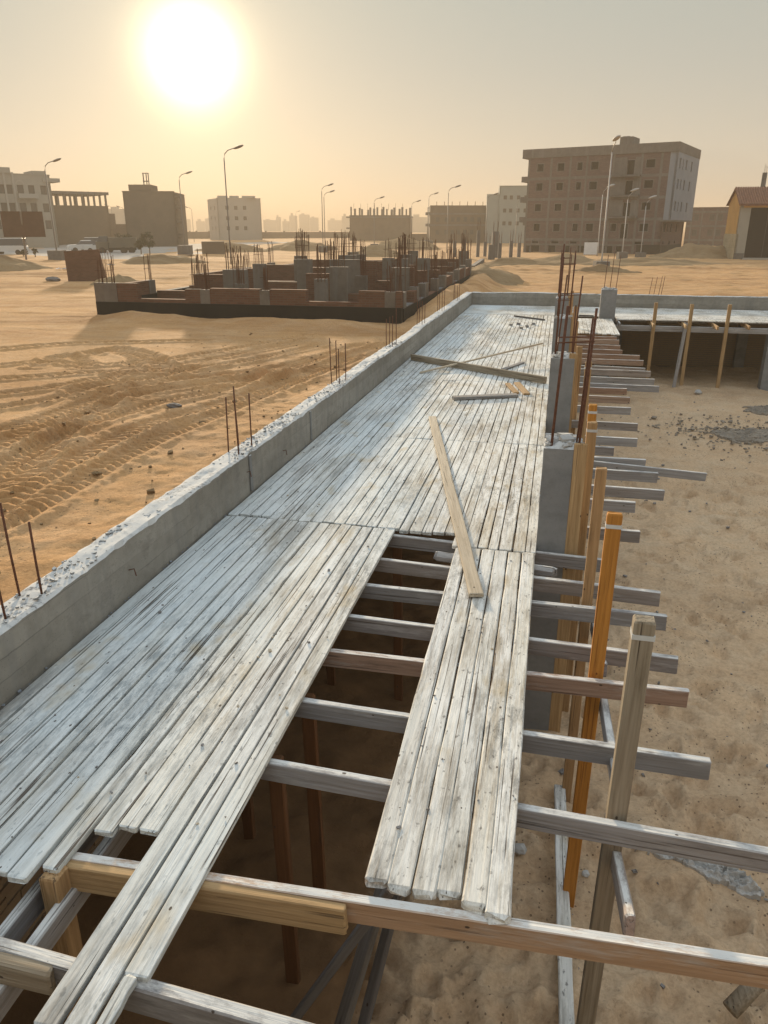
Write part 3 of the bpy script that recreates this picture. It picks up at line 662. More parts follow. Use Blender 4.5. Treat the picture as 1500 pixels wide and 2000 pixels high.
# joists: across, on edge; (y at left, y at right, left end, right end, material)
JO = [(2.285, 2.405, -2.1, 1.75, M_FRONT), (3.16, 2.99, -2.9, 1.42, M_GREY), (3.71, 3.60, -2.9, .99, M_GREY), (4.235, 4.262, -2.9, .975, M_BROWN), (4.82, 4.66, -2.9, .97, M_GREY), (5.31, 5.245, -2.9, .968, M_GREY),
      (5.90, 5.63, -2.9, .966, M_GREY), (6.42, 6.18, -2.9, .55, M_GREY), (6.95, 6.90, -2.9, .93, M_GREY), (7.72, 7.70, -2.9, .96, M_GREY), (8.2, 8.19, -2.9, 1.30, M_GREY), (8.83, 8.80, -2.9, 1.30, M_GREY),
      (9.3, 9.36, -.6, 1.22, M_GREY), (9.86, 9.83, -2.9, .88, M_GREY), (10.36, 10.34, -2.9, 1.21, M_GREY), (11.25, 11.2, -2.9, 1.29, M_GREY), (12.26, 12.26, -2.9, 1.28, M_GREY), (13.05, 13.05, -2.9, 1.33, M_BROWN),
      (13.75, 13.8, -2.9, 1.34, M_BROWN), (14.3, 14.21, -2.9, 1.93, M_GREY), (14.9, 14.82, -2.9, 1.91, M_GREY), (15.75, 15.65, -2.9, 1.93, M_GREY), (16.2, 16.1, -2.9, 1.87, M_GREY), (17.0, 17.02, -2.9, 1.92, M_BROWN),
      (17.7, 17.73, -2.9, 1.91, M_BROWN), (18.4, 18.43, -2.9, 1.59, M_BROWN), (19.2, 19.27, -2.9, 1.6, M_BROWN), (20.1, 20.2, -2.9, 1.64, M_BROWN), (20.75, 20.79, -2.9, 1.62, M_BROWN), (21.4, 21.4, -2.9, 1.6, M_TAN), (22.3, 22.3, -2.9, 1.5, M_GREY), (23.4, 23.4, -2.9, 1.5, M_GREY), (24.4, 24.4, -2.9, 1.3, M_GREY)]
for (ya, yb, xa, xb, mt) in JO:
    z = -PT - .006
    if ya < 3: z = -.040
    elif ya < 6: z = -.046
    timber('joist', (xa, ya, z), (xb, yb, z + R.uniform(-.012, .004)), .048, .115, mt, deck, segs=10, cham=.004, wob=.007, ends=.004)
# the long tapering board end that sticks out farthest, and a rough split stub near the opening
timber('joist', (-.5, 9.30, -.03), (1.89, 9.12, -.10), .03, .10, M_GREY, deck, segs=6, label='grey board sticking far out over the courtyard')
timber('joist', (-.86, 6.02, -.034), (.17, 5.90, -.04), .075, .085, M_GREY, deck, segs=10, cham=.028, wob=.009, ends=.02, label='rough split grey stub of beam')
timber('joist', (-2.0, 2.240, -.038), (-.66, 2.281, -.042), .044, .135, M_TAN, deck, segs=8, label='short orange length of timber nailed beside the front joist')
timber('joist', (-2.6, 1.86, -.034), (-.55, 1.745, -.036), .06, .13, M_GREY, deck, segs=10, cham=.007, wob=.004, label='frontmost grey joist under the planks')
timber('joist', (-2.6, 1.775, -.034), (-1.68, 1.765, -.036), .05, .115, M_OLD, deck, segs=6, cham=.008, label='short tan length of timber doubling the frontmost joist')
# stringers under the joists at the left, and props
timber('stringer', (-2.07, 1.2, -.155), (-2.07, 8.5, -.155), .05, .12, M_GREY, deck, segs=10)
timber('stringer', (-1.91, 1.2, -.155), (-1.91, 5.5, -.155), .05, .12, M_GREY, deck, segs=10)
timber('stringer', (.50, 2.55, -.10), (.50, 3.52, -.42), .045, .10, M_GREY, deck, segs=6)
timber('brace', (.50, 3.35, -.06), (.50, 4.52, -.28), .045, .10, M_GREY, deck, segs=6)
timber('brace', (.50, 4.60, -.12), (.50, 5.75, -.40), .045, .10, M_GREY, deck, segs=6)
def post(x, y, top, mat, w=.09, d=.055, lean=(0, 0), strap=True, label=None, z0=None, parent=deck):
    z0 = fz(x, y) - .04 if z0 is None else z0
    o = timber('post', (x + lean[0], y + lean[1], z0), (x, y, top), w, d, mat, parent, up=(0, -1, 0), segs=8, cham=.004, ends=.006, label=label)
    if strap:
        m = MB(); s = .003; m.box(-w / 2 - s, w / 2 + s, -.012, .012, -d - s, s)
        Mx = world_matrix(o) @ Matrix.Translation((0, (Vector((x, y, top)) - Vector((x + lean[0], y + lean[1], z0))).length - .075, 0))
        st = m.build('strap', M_STRAP, o, Mx)
    return o
post(.485, 3.075, 1.0, M_OLD, .092, .07, (-.02, .03), label='weathered grey-brown post nearest the camera')
post(.435, 4.33, 1.03, M_ORANGE, .088, .05, (-.02, .0), label='bright orange new timber post')
post(.415, 5.41, .98, M_TAN, .078, .05, (-.01, 0), strap=False)
post(.40, 6.74, 1.0, M_TAN, .085, .05)
post(.435, 7.52, .99, M_ORANGE, .08, .05)
post(.47, 10.02, 1.0, M_TAN, .085, .05)
post(.385, 11.25, 1.02, M_TAN, .085, .05, strap=False)
post(.40, 14.6, 1.0, M_TAN, .085, .05, strap=False)
post(.41, 16.3, 1.1, M_TAN, .085, .05, strap=False)
post(.41, 18.6, .75, M_TAN, .085, .05, strap=True)
post(.40, 20.6, 1.1, M_TAN, .085, .05, strap=True)
post(.40, 22.6, .9, M_TAN, .085, .05, strap=False)
post(-1.955, 2.13, -.032, M_TAN, .085, .09, strap=False, label='square tan post head under the front planks')
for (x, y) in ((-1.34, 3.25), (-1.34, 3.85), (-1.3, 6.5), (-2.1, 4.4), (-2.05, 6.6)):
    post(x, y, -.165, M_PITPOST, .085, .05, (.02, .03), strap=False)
# form boards left standing beside the columns
for (y, top) in ((6.32, .92), (10.86, .98), (15.4, 1.0), (19.95, 1.02)):
    timber('form_board', (.352, y - .01, FLOOR), (.352, y - .01, top), .024, .11, M_TAN, deck, up=(1, 0, 0), segs=5)
    timber('form_board', (.352, y + .3, FLOOR), (.352, y + .3, top - .1), .024, .11, M_TAN, deck, up=(1, 0, 0), segs=5)
# raking props in the dark under the opening
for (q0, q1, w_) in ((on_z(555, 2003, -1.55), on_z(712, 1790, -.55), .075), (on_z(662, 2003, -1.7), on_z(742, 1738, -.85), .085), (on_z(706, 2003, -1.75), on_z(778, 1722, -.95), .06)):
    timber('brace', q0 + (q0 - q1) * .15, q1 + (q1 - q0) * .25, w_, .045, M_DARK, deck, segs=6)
# crumbs, chips and grit trodden over the boards
def deck_spot(r):
    while True:
        x, y = r.uniform(-2.9, -.02), 2.0 + 22 * r.random() ** 1.7
        if y < 6.4 and (-1.3 < x < -.68): continue
        if y < 2.5 and x > -2.2: continue
        return x, y
crumbs('deck_grit', deck, deck_spot, 260, M_LOOSEG, (.003, .009), 5, lambda x, y: .0)
crumbs('deck_chip', deck, deck_spot, 60, M_LOOSE, (.004, .011), 6, lambda x, y: .0)
crumbs('lime_scrap', deck, lambda r: (-2.962 + r.uniform(0, .012), 2.2 + 14 * r.random() ** 1.4), 80, M_PLASTER, (.003, .010), 12, lambda x, y: .002)
# ------------------------------------------------------------------ cross deck at the far end
arm = thing('formwork_deck', 'far cross deck of pale boards in front of the end beam', 'formwork deck', (5, 26, 0))
ra = random.Random(5)
yb = 24.62; row = 0
while yb < 28.3:
    w_ = ra.uniform(.105, .125); x = -2.95 if yb > 25.27 else 1.86; first = True
    if yb + w_ > 28.41: break
    while x < 11.9:
        L = ra.uniform(3.2, 4.2) if not first else ra.uniform(1.5, 4); first = False
        xe = min(x + L, 11.95)
        if not (yb < 25.27 and False):
            timber('plank', (x + .004, yb + w_ / 2, ra.uniform(-.003, .003)), (xe - .004, yb + w_ / 2, ra.uniform(-.003, .003)), w_ - .007, PT, M_PLANK, arm, rng=ra, segs=3, cham=.004, ends=.005)
        x = xe
    yb += w_
for i in range(12):   # small apron of boards beside the lone column
    x = .42 + i * .112
    timber('plank', (x, 21.0 + ra.uniform(-.12, .1), .004), (x + .01, 24.6 if x < 1.8 else 24.4, .004), .105, PT, M_PLANK, arm, rng=ra, segs=4, cham=.004, ends=.006)
for (x) in (.5, 1.9, 2.85, 3.75, 4.6, 5.5, 7.2, 8.4, 9.6, 11):
    ye = 24.0 if x not in (4.6,) else 23.75
    timber('joist', (x + ra.uniform(-.05, .05), 28.2, -.035), (x + .02, ye + ra.uniform(-.1, .1), -.05), .05, .11, M_TAN if x > 2 else M_GREY, arm, rng=ra, segs=4)
timber('edge_beam', (1.7, 24.42, -.15), (11.9, 24.42, -.15), .06, .16, M_GREY, arm, rng=ra, segs=6)
timber('edge_beam', (1.7, 26.6, -.15), (11.9, 26.6, -.15), .06, .14, M_GREY, arm, rng=ra, segs=6)
for (x, t) in ((2.92, .53), (3.93, .50), (4.97, .51), (8.0, .5), (9.6, .5)): post(x, 24.34, t, M_TAN, .10, .06, (.0, .02), strap=False, parent=arm)
timber('post', (3.69, 24.15, FLOOR - .02), (3.83, 24.33, -.03), .10, .05, M_GREY, arm, up=(0, -1, 0), rng=ra, label='leaning grey prop beside a tan post')
timber('post', (2.0, 26.0, FLOOR - .02), (2.1, 26.1, -.17), .09, .05, M_GREY, arm, up=(0, -1, 0), rng=ra)
# ------------------------------------------------------------------ loose timber on the deck
def loose(name, label, cat, p0, p1, w, h, mat, z=(.03, .03), up=(0, 0, 1), group='loose timber left on the deck', **kw):
    o = timber(name, (p0[0], p0[1], z[0]), (p1[0], p1[1], z[1]), w, h, mat, None, up=up, **kw); tag(o, label, cat, group); return o
loose('loose_plank', 'long pale plank lying aslant, its end over the opening', 'plank', (-.415, 5.12), (-1.625, 10.72), .115, .03, M_LOOSE, (.040, .036), segs=12, wear=.004)
loose('loose_beam', 'heavy grey-brown beam lying right across the deck', 'timber beam', (-2.86, 15.76), (-.06, 13.72), .06, .12, M_OLD, (.128, .128), segs=10, cham=.008)
loose('loose_batten', 'thin pale batten propped over the heavy cross beam', 'batten', (-2.42, 14.25), (-.2, 16.82), .04, .03, M_LOOSE, (.034, .30), segs=8)
loose('loose_board', 'short dark grey board lying flat across the planks', 'board', (-1.50, 12.06), (-.50, 12.50), .15, .045, M_LOOSEG, (.052, .052), segs=6)
loose('wood_offcut', 'fresh yellow offcut, right one of a pair', 'offcut', (-.345, 12.66), (-.56, 13.62), .11, .03, M_TAN, (.036, .036), segs=4)
loose('wood_offcut', 'fresh yellow offcut, left one of a pair', 'offcut', (-.52, 12.72), (-.72, 13.50), .09, .03, M_TAN, (.036, .036), segs=4)
loose('wood_offcut', 'small grey offcut lying beyond the cross beam', 'offcut', (-.90, 14.92), (-.56, 15.85), .09, .03, M_LOOSEG, (.036, .036), segs=4)
loose('loose_batten', 'dark batten lying near the far end of the deck', 'batten', (-1.22, 24.62), (-.28, 23.75), .06, .04, M_SHADE, (.046, .046), segs=4)
loose('wood_offcut', 'dark strip lying on the cross deck by the lone column', 'offcut', (.75, 25.2), (1.2, 25.15), .06, .04, M_SHADE, (.046, .046), segs=3)
for i, (x, y) in enumerate(((903, 637), (1012, 632), (997, 634), (1018, 640), (1042, 632), (1029, 637))):
    p = on_z(x, y, .03); s = .04
    m = MB(); m.box(-s, s * 1.3, -s, s, -.03, .02); m.v = [tuple(c + R.uniform(-.014, .014) for c in v) for v in m.v]
    if i: m.build('concrete_lump', M_LOOSEG, deck, Matrix.Translation(p))
# ------------------------------------------------------------------ things on the courtyard floor
o = timber('floor_plank', (.41, 2.6, FLOOR + .07), (.345, 5.45, FLOOR + .09), .10, .035, M_PLANK, None, segs=8, wear=.008); tag(o, 'whitish plank lying on the sand below the deck edge', 'plank')
p = [(1.36, 3.62, FLOOR + .10), (1.55, 3.78, FLOOR + .22), (1.9, 4.0, FLOOR + .42)]
o = MB().tube(p, .055, 9, .05).build('wood_prop', M_OLD, None, smooth=True); tag(o, 'round brown prop end jutting in at the lower right', 'timber prop')
def patch(name, label, cat, c, rx, ry, h, mat, seed, rot=0.0, n=90):
    """spilt and broken stuff: ragged outline, rough crusty surface"""
    xs = np.linspace(-1.35, 1.35, n); X, Y = np.meshgrid(xs, xs); r = np.hypot(X, Y) + .55 * fbm(X * 2.2 + seed, Y * 2.2, 4, seed, .6)
    hh = np.clip((1 - r) * 4, 0, 1); rough = fbm(X * 9, Y * 9, 4, seed + 3, .7)
    Z = hh * h * (.45 + .5 * fbm(X * 3, Y * 3, 2, seed + 8) + .95 * rough); gone = (hh <= .02) | (rough * hh < -.42)
    Z = np.where(gone, -.09, Z + .025)
    ca, sa = math.cos(rot), math.sin(rot); vs = []
    for a, b, z in zip(X.ravel(), Y.ravel(), Z.ravel()):
        x = c[0] + (a * rx * ca - b * ry * sa); y = c[1] + (a * rx * sa + b * ry * ca); vs.append((x, y, fz(x, y) + z))
    fs = [(j * n + i, j * n + i + 1, (j + 1) * n + i + 1, (j + 1) * n + i) for j in range(n - 1) for i in range(n - 1)]
    o = obj(name, mesh(name, vs, fs), mat); return tag(o, label, cat)
patch('mortar_spill', 'dried grey mortar spill on the sand at lower right', 'mortar', (1.42, 4.88), .40, .17, .05, M_MORTAR, 3, -.25)
patch('rubble_patch', 'dark patch of broken rubble on the courtyard sand', 'rubble', (4.7, 18.6), .85, .6, .07, M_MORTARD, 7, -.2)
patch('rubble_patch', 'small dark puddle of cement at the right edge of the courtyard', 'rubble', (5.6, 21.4), .5, .35, .05, M_MORTARD, 9, 0)
crumbs('courtyard_rubble', None, lambda r: (r.gauss(4.4, .85), r.gauss(18.7, .7)), 650, M_MORTARD, (.012, .04), 21, lambda x, y: fz(min(max(x, -2), 11), y) + .02)
o = bpy.data.objects['courtyard_rubble']; tag(o, 'loose broken lumps strewn over the rubble patch', 'rubble')
def yard(r):
    return r.uniform(.3, 6), 2.6 + 20 * r.random() ** 1.6
crumbs('courtyard_chip', None, yard, 380, M_LOOSEG, (.006, .026), 22, lambda x, y: fz(x, y) + .004)
tag(bpy.data.objects['courtyard_chip'], 'chips and grit strewn over the courtyard sand', 'chips')
for i, (x, y, s, lb) in enumerate(((-.08, 4.6, .09, 'dark stone on the sand below the end of the right plank strip'), (.05, 4.75, .06, 'small dark stone below the right plank strip'), (4.25, 23.3, .12, 'pale block lying before the far props'), (.55, 4.65, .035, 'pebble beside the near post'))):
    m = MB(); n_ = 7
    for a in range(5):
        for b in range(n_):
            t = math.pi * a / 4; q = 2 * math.pi * b / n_; rr = s * R.uniform(.75, 1.1); m.v.append((rr * math.sin(t) * math.cos(q), rr * math.sin(t) * math.sin(q), rr * .7 * math.cos(t)))
    for a in range(4):
        for b in range(n_): m.f.append((a * n_ + b, a * n_ + (b + 1) % n_, (a + 1) * n_ + (b + 1) % n_, (a + 1) * n_ + b))
    tag(m.build('stone', M_MORTAR, None, Matrix.Translation((x, y, fz(x, y) + s * .3))), lb, 'stone')
# clods on the near sand
rc = random.Random(8)
for (x, y, s, lb) in ((190, 923, .05, 'dark clod beside the nearest tyre track'), (342, 797, .11, 'flat dark scrap lying between the tyre tracks'), (395, 825, .05, 'small clod beyond the outer tyre track berm'), (103, 546, .35, 'round dark clod on the churned sand before the brick slab')):
    p = on_z(x, y, -.3); m = MB()
    for a in range(6):
        for b in range(9):
            t = math.pi * a / 5; q = 2 * math.pi * b / 9; rr = s * rc.uniform(.7, 1.1); m.v.append((rr * 1.5 * math.sin(t) * math.cos(q), rr * math.sin(t) * math.sin(q), rr * .5 * math.cos(t)))
    for a in range(5):
        for b in range(9): m.f.append((a * 9 + b, a * 9 + (b + 1) % 9, (a + 1) * 9 + (b + 1) % 9, (a + 1) * 9 + b))
    p.z = gz(p.x, p.y) + s * .25
    tag(m.build('clod', M_DARK if s > .1 else M_HEAP, None, Matrix.Translation(p)), lb, 'clod')
def sand_spot(r):
    return -3.4 - 7 * r.random() ** 1.5, 3.6 + 18 * r.random() ** 1.4
crumbs('sand_grit', None, sand_spot, 500, M_HEAP, (.006, .03), 24, lambda x, y: gz(x, y) + .0)
tag(bpy.data.objects['sand_grit'], 'small clods and grit scattered over the tracked sand', 'grit')
#=FAR=
# ------------------------------------------------------------------ the neighbour's foundation
M_NCOL = concrete('dusty_column_concrete', (.15, .125, .10), (.21, .175, .14), scale=.5)
nf = thing('unfinished_foundation', 'neighbouring brick and concrete foundation bristling with rebar, beyond the tracked sand', 'foundation', (-10, 30, -.4))
rf = random.Random(3)
def block(x0, x1, y0, y1, z0, z1, mat, name, par=None):
    return MB().box(x0, x1, y0, y1, z0, z1).build(name, mat, par or nf)
def bar_cluster(x, y, z, n, h, sp=.22, par=None, r=.010, sy=None):
    m = MB()
    for i in range(n):
        bx, by = x + rf.uniform(-sp, sp), y + rf.uniform(-1, 1) * (sy or sp); t = z + h * rf.uniform(.72, 1.05); l = rf.uniform(-.05, .05)
        m.tube([(bx, by, z - .1), (bx + l * .4, by, (z + t) / 2), (bx + l, by + rf.uniform(-.03, .03), t)], r * rf.uniform(.8, 1.3), 4)
    if n > 4: m.tube([(x - sp, y - .1, z + h * .45), (x + sp, y - .1, z + h * .47)], .008, 4)
    return m.build('rebar_cluster', M_RUSTFAR, par or nf)
def wall_run(a, b, fixed, along, zb, panels, ncol, th=.26, base=True, cols=True, hb=None):
    """plinth with brick panels of uneven height and concrete columns between them"""
    def bx(u0, u1, z0, z1, mat, name, grow=0.0):
        if along == 'x': return block(u0, u1, fixed - th / 2 - grow, fixed + th / 2 + grow, z0, z1, mat, name)
        return block(fixed - th / 2 - grow, fixed + th / 2 + grow, u0, u1, z0, z1, mat, name)
    if base: bx(a, b, -1.0, zb, M_BITUMEN, 'plinth', .02)
    u = a
    for (L, h, col) in panels:
        if u >= b: break
        e = min(u + L, b)
        if col > 0:
            bx(u + .004, e - .004, zb if base else -1.0, zb + h, M_NCOL, 'column', .012)
            c = (u + e) / 2
            if ncol: bar_cluster(c if along == 'x' else fixed, fixed if along == 'x' else c, zb + h, rf.randint(6, 10) if col == 1 else 12, rf.uniform(.8, 1.15), .5 * (e - u) * .8 if along == 'x' else .12, sy=.1 if along == 'x' else .2)
        elif h > 0: bx(u, e, (zb if base else -1.0) + .002, zb + h, M_BRICK, 'brick_panel')
        else:
            if h < 0: bx(u, e, zb + .002, zb + .03, M_FARCONC, 'coping')
        u = e
NX0, NX1, NY0, NY1 = -15.5, -4.75, 24.3, 46.0
ZP = .22
wall_run(NX0, NX1, NY0 + .13, 'x', ZP, [(.85, .62, 2), (.75, .62, 0), (1.75, .12, 0), (.55, .46, 0), (.35, .45, 1), (1.75, .5, 0), (.35, .46, 1), (1.25, .5, 0), (1.75, .14, 0), (.85, .5, 0), (.35, .48, 1), (.65, .5, 0), (1.5, -1, 0), (.75, .52, 0), (.9, .5, 2)], True)
wall_run(NY0 + .26, NY1, NX1 - .13, 'y', ZP - .05, [(.5, .5, 1), (1.4, -1, 0), (.6, .4, 0), (.4, .5, 1), (1.3, -1, 0), (.8, .5, 1), (2.2, .02, 0), (.5, .5, 1), (1.6, -1, 0), (.6, .5, 1), (2.0, .4, 0), (.5, .5, 1), (1.6, -1, 0), (.6, .5, 1), (2.0, .5, 0), (.6, .6, 1), (2.2, .4, 0), (.6, .8, 1)], True)
wall_run(NY0 + .26, NY1, NX0 + .13, 'y', ZP, [(3, .5, 0), (.5, .5, 1), (4, -1, 0), (.5, .5, 1), (5, .5, 0), (.5, .5, 1), (3, -1, 0), (.5, .6, 1), (6, .4, 0)], True)
INNER = [(28.2, [(1.6, 0, 0), (1.2, .62, 0), (.9, .66, 1), (2.4, 0, 0), (.9, .7, 0), (.7, .8, 2), (1.6, 0, 0), (.7, .8, 1), (.6, .95, 0), (1.2, 0, 0), (.9, .9, 2), (.2, 0, 0)]),
         (31.0, [(1.9, 0, 0), (1.0, .7, 0), (.5, .75, 1), (1.4, .2, 0), (.6, .95, 2), (.8, 0, 0), (1.3, .95, 1), (.6, 1.05, 0), (.8, .3, 0), (.5, 1.0, 1), (.9, .7, 0)]),
         (34.5, [(3.5, 0, 0), (.6, .8, 1), (1.5, .6, 0), (.8, 1.0, 2), (1.2, .9, 0), (.5, .9, 1), (1.0, .75, 0), (.6, .9, 1), (1.6, .55, 0)]),
         (39.0, [(2.0, .5, 0), (.6, .8, 1), (2.5, .4, 0), (.6, .9, 1), (1.8, .7, 0), (.6, .9, 2), (2.2, .5, 0), (.5, .9, 1)]),
         (45.8, [(3, .5, 0), (.6, .8, 1), (3, .5, 0), (.6, .9, 1), (2.4, .6, 0), (.7, .9, 2)])]
for (yy, pan) in INNER: wall_run(NX0 + .3, NX1 - .3, yy, 'x', ZP - .02, [(L_, (h_ + (.26 if c_ else .12)) if h_ > 0 else .12, c_) for L_, h_, c_ in pan], True, .3, base=False)
for (x, y, n, h, z) in ((-12.6, 26.2, 9, 1.25, .5), (-11.2, 26.8, 10, 1.35, .7), (-8.2, 27.0, 7, 1.2, .9), (-7.3, 29.3, 8, 1.3, .9), (-6.2, 30.5, 7, 1.2, .9), (-9.6, 33, 8, 1.2, 1.0), (-5.6, 36, 6, 1.4, .8), (-5.5, 42, 6, 1.5, .9)):
    block(x - .22, x + .22, y - .15, y + .15, -1.0, z, M_NCOL, 'column'); bar_cluster(x, y, z, n + 3, h * .95, .2)
# sand fill inside the foundation
xs = np.linspace(NX0 + .2, NX1 - .2, 40); ys = np.linspace(NY0 + .2, NY1 - .1, 70); X, Y = np.meshgrid(xs, ys)
o = obj('sand_fill', grid_mesh('sand_fill', xs, ys, .0 + .12 * fbm(X / 2, Y / 2, 3, 77)), M_HEAP, nf)
# ------------------------------------------------------------------ leaning brick slab and sign board at the left
c0 = on_z(134, 552, -.45); c1 = on_z(206, 552, -.45); top0, top1 = 1.32, 1.42
sl_ = thing('brick_slab', 'lone reddish brick wall slab standing on the sand left of the foundation', 'wall', c0)
d = (c1 - c0).normalized(); n_ = Vector((d.y, -d.x, 0)); th = .22
m = MB()
P8 = [c0 - n_ * 0, c1 + d * .12, c1 + d * .12 - n_ * th, c0 - n_ * th]
tops = [Vector((p.x, p.y, 0)) for p in (c0 - d * .03, c1 - d * .2, c1 - d * .2 - n_ * th, c0 - d * .03 - n_ * th)]
for t_, z in zip(tops, (top0, top1, top1, top0)): t_.z = z
m.v = [tuple(p - Vector((0, 0, .5))) for p in P8] + [tuple(p) for p in tops]
m.f = [(0, 1, 5, 4), (1, 2, 6, 5), (2, 3, 7, 6), (3, 0, 4, 7), (4, 5, 6, 7)]
m.build('brick_panel', M_BRICK, sl_)
m = MB()
for i in range(4):
    p = c1 + d * (-.02 + .14 * i) - n_ * (.3 + .1 * i); m.tube([(p.x, p.y, -.4), (p.x - .12, p.y, 1.45 - .08 * i)], .014, 4)
m.build('rebar_cluster', M_RUSTFAR, sl_)
def heap(name, label, cx, cy, rx, ry, h, seed, mat=M_HEAP, n=34, sharp=1.0, cat='sand heap'):
    xs = np.linspace(-1.2, 1.2, n); X, Y = np.meshgrid(xs, xs); r = np.hypot(X, Y) * (1 + .25 * fbm(X * 1.5 + seed, Y * 1.5, 2, seed))
    Z = h * np.clip(1 - r, 0, 1) ** sharp + .30 * h * fbm(X * 4, Y * 4, 4, seed + 1) * (r < 1) - np.clip(r - .95, 0, 1) * 1.2
    g0 = gz(cx, cy); vs = [(cx + a * rx, cy + b * ry, g0 + z - .05) for a, b, z in zip(X.ravel(), Y.ravel(), Z.ravel())]
    fs = [(j * n + i, j * n + i + 1, (j + 1) * n + i + 1, (j + 1) * n + i) for j in range(n - 1) for i in range(n - 1)]
    return tag(obj(name, mesh(name, vs, fs, True), mat), label, cat, 'heaps of spoil and sand')
def heap_px(x, y, D, rx, ry, h, seed, label, **k):
    p = at_dist(x, D); return heap('sand_heap', label, p.x, p.y, rx, ry, h, seed, **k)
heap_px(1365, 480, 96, 5.2, 5, 2.0, 1, 'brown sand heap between the big brick block and the tiled kiosk')
heap_px(1402, 480, 99, 3.6, 4, 1.3, 2, 'lower sand heap beside the wall of the tiled kiosk')
heap_px(945, 540, 47, 2.2, 4.5, .75, 3, 'pointed sand heap right of the brick foundation')
heap_px(310, 495, 72, 4.5, 3.0, .8, 4, 'long low heap behind the left end of the foundation')
heap_px(-5, 490, 66, 4.2, 3, 1.1, 5, 'brown heap at the far left under the sign board')
heap_px(222, 540, 46, 1.8, 1.6, .7, 6, 'dark slope of spoil beside the lone brick slab')
heap_px(1010, 508, 70, 4.5, 4, .9, 7, 'spoil heap before the left corner of the big block')
heap_px(1110, 508, 74, 5, 4, .85, 8, 'wide heap in front of the big block')
heap_px(1265, 515, 72, 7, 4, .7, 9, 'flat heap before the right corner of the big block')
heap_px(735, 492, 88, 4, 4, 1.5, 10, 'heap round the foot of the middle street lamp')
heap_px(590, 480, 125, 6, 5, 1.6, 11, 'hazy heap left of the twin street lamps')
heap_px(790, 475, 130, 7, 5, 2.0, 12, 'hazy heap in front of the stub columned ruin')
heap_px(450, 478, 120, 6, 5, 1.4, 13, 'hazy heap behind the tallest lamp at left')
heap_px(1180, 525, 59, 2.4, 1.6, .55, 14, 'small mound round the footing of the pale lamp')
p = on_z(52, 512, -.45); D_ = math.hypot(p.x, p.y)
bb = thing('sign_board', 'brown sign board on a single post at the far left', 'sign', (p.x, p.y, -.5))
q = at_dist(44, D_ * .995, 0, 430); ux = Vector((_ca, _sa, 0)); zt, zb = z_at(44, 413, D_), z_at(44, 463, D_); hw = 33 / FPX * D_ * .97
Mx = Matrix.Translation(q) @ Matrix.Rotation(AZ + .5, 4, 'Z')
m = MB(); m.box(-hw, hw, -.04, .04, zb, zt); m.build('panel', M_BOARD, bb, Mx)
m = MB(); m.box(-hw, hw, -.09, -.042, zb, zb + .07); m.box(-hw, hw, -.09, -.042, zt - .07, zt); m.build('panel_frame', M_BOARD, bb, Mx)
m = MB(); m.tube([(p.x, p.y, -.6), (q.x, q.y - .12, zt)], .09, 8); m.build('post', M_POLE, bb)
MB().box(p.x - .6, p.x + .5, p.y - .3, p.y + .3, -.7, -.28).build('footing', M_FARCONC, bb)
# ------------------------------------------------------------------ street lamps
def lamp(x, top, D, label, base=None, side=1, mat=M_POLE, reach=1.5, facing=0.0, r=.075, base_y=None):
    b = at_dist(x if base is None else base, D, 0, 480); zb = gz(b.x, b.y) - .1; zt = z_at(x, top, D)
    t = thing('street_lamp', label, 'street lamp', (b.x, b.y, zb), 'street lamps along the roads')
    rx = Vector((_ca, _sa, 0)) * side; fw = Vector((_sa, -_ca, 0)); dr = (rx * math.cos(facing) + fw * math.sin(facing)).normalized()
    P = Vector((b.x, b.y, 0))
    m = MB(); m.tube([P + Vector((0, 0, zb)), P + Vector((0, 0, zb + 1.2)), P + Vector((0, 0, zt - .9))], r, 8, r * .62); m.build('pole', mat, t, smooth=True)
    m = MB(); e = P + Vector((0, 0, zt - .9)); arm_ = [e, e + Vector((0, 0, .35)) + dr * .08, e + Vector((0, 0, .62)) + dr * .35, e + Vector((0, 0, .8)) + dr * reach * .62]
    m.tube(arm_, r * .5, 7); m.build('arm', mat, t, smooth=True)
    hc = e + Vector((0, 0, .86)) + dr * reach * .82; m = MB(); up = (dr * .5 + Vector((0, 0, .16))).normalized(); sd = up.cross(Vector((0, 0, 1))).normalized(); nn = sd.cross(up)
    for a in range(7):
        for k in range(8):
            tt = math.pi * a / 6; qq = 2 * math.pi * k / 8; v = hc + up * (-.45 * math.cos(tt)) + sd * (.2 * math.sin(tt) * math.cos(qq)) + nn * (.11 * math.sin(tt) * math.sin(qq)); m.v.append(tuple(v))
    for a in range(6):
        for k in range(8): m.f.append((a * 8 + k, a * 8 + (k + 1) % 8, (a + 1) * 8 + (k + 1) % 8, (a + 1) * 8 + k))
    m.build('lamp_head', mat, t, smooth=True)
    if base_y:
        h = base_y; MB().box(-h * .5, h * .5, -h * .5, h * .5, -.6, h * .75).build('footing', M_FARCONC, t, Matrix.Translation((b.x, b.y, zb)) @ Matrix.Rotation(AZ, 4, 'Z'))
    return t
lamp(97, 312, 83, 'street lamp behind the brown sign board, at far left', 109, base_y=1.3)
lamp(349, 336, 100, 'street lamp right of the plain square block at left', 361, base_y=1.5)
lamp(438, 286, 69, 'tallest street lamp at left, rising behind the foundation', 449)
lamp(630, 360, 112, 'taller of the twin lamps standing close together', 631, base_y=1.2)
lamp(632, 373, 122, 'shorter of the twin lamps standing close together', 635)
lamp(731, 385, 128, 'lamp before the stub columned ruin', 731, base_y=1.2)
lamp(803, 392, 144, 'lamp at the right end of the stub columned ruin', 803)
lamp(836, 377, 140, 'lamp at the left end of the long two storey shell', 836, base_y=1.6)
lamp(876, 363, 108, 'dark lamp in front of the long two storey shell', 873)
lamp(952, 378, 118, 'lamp before the pale greenish block', 948)
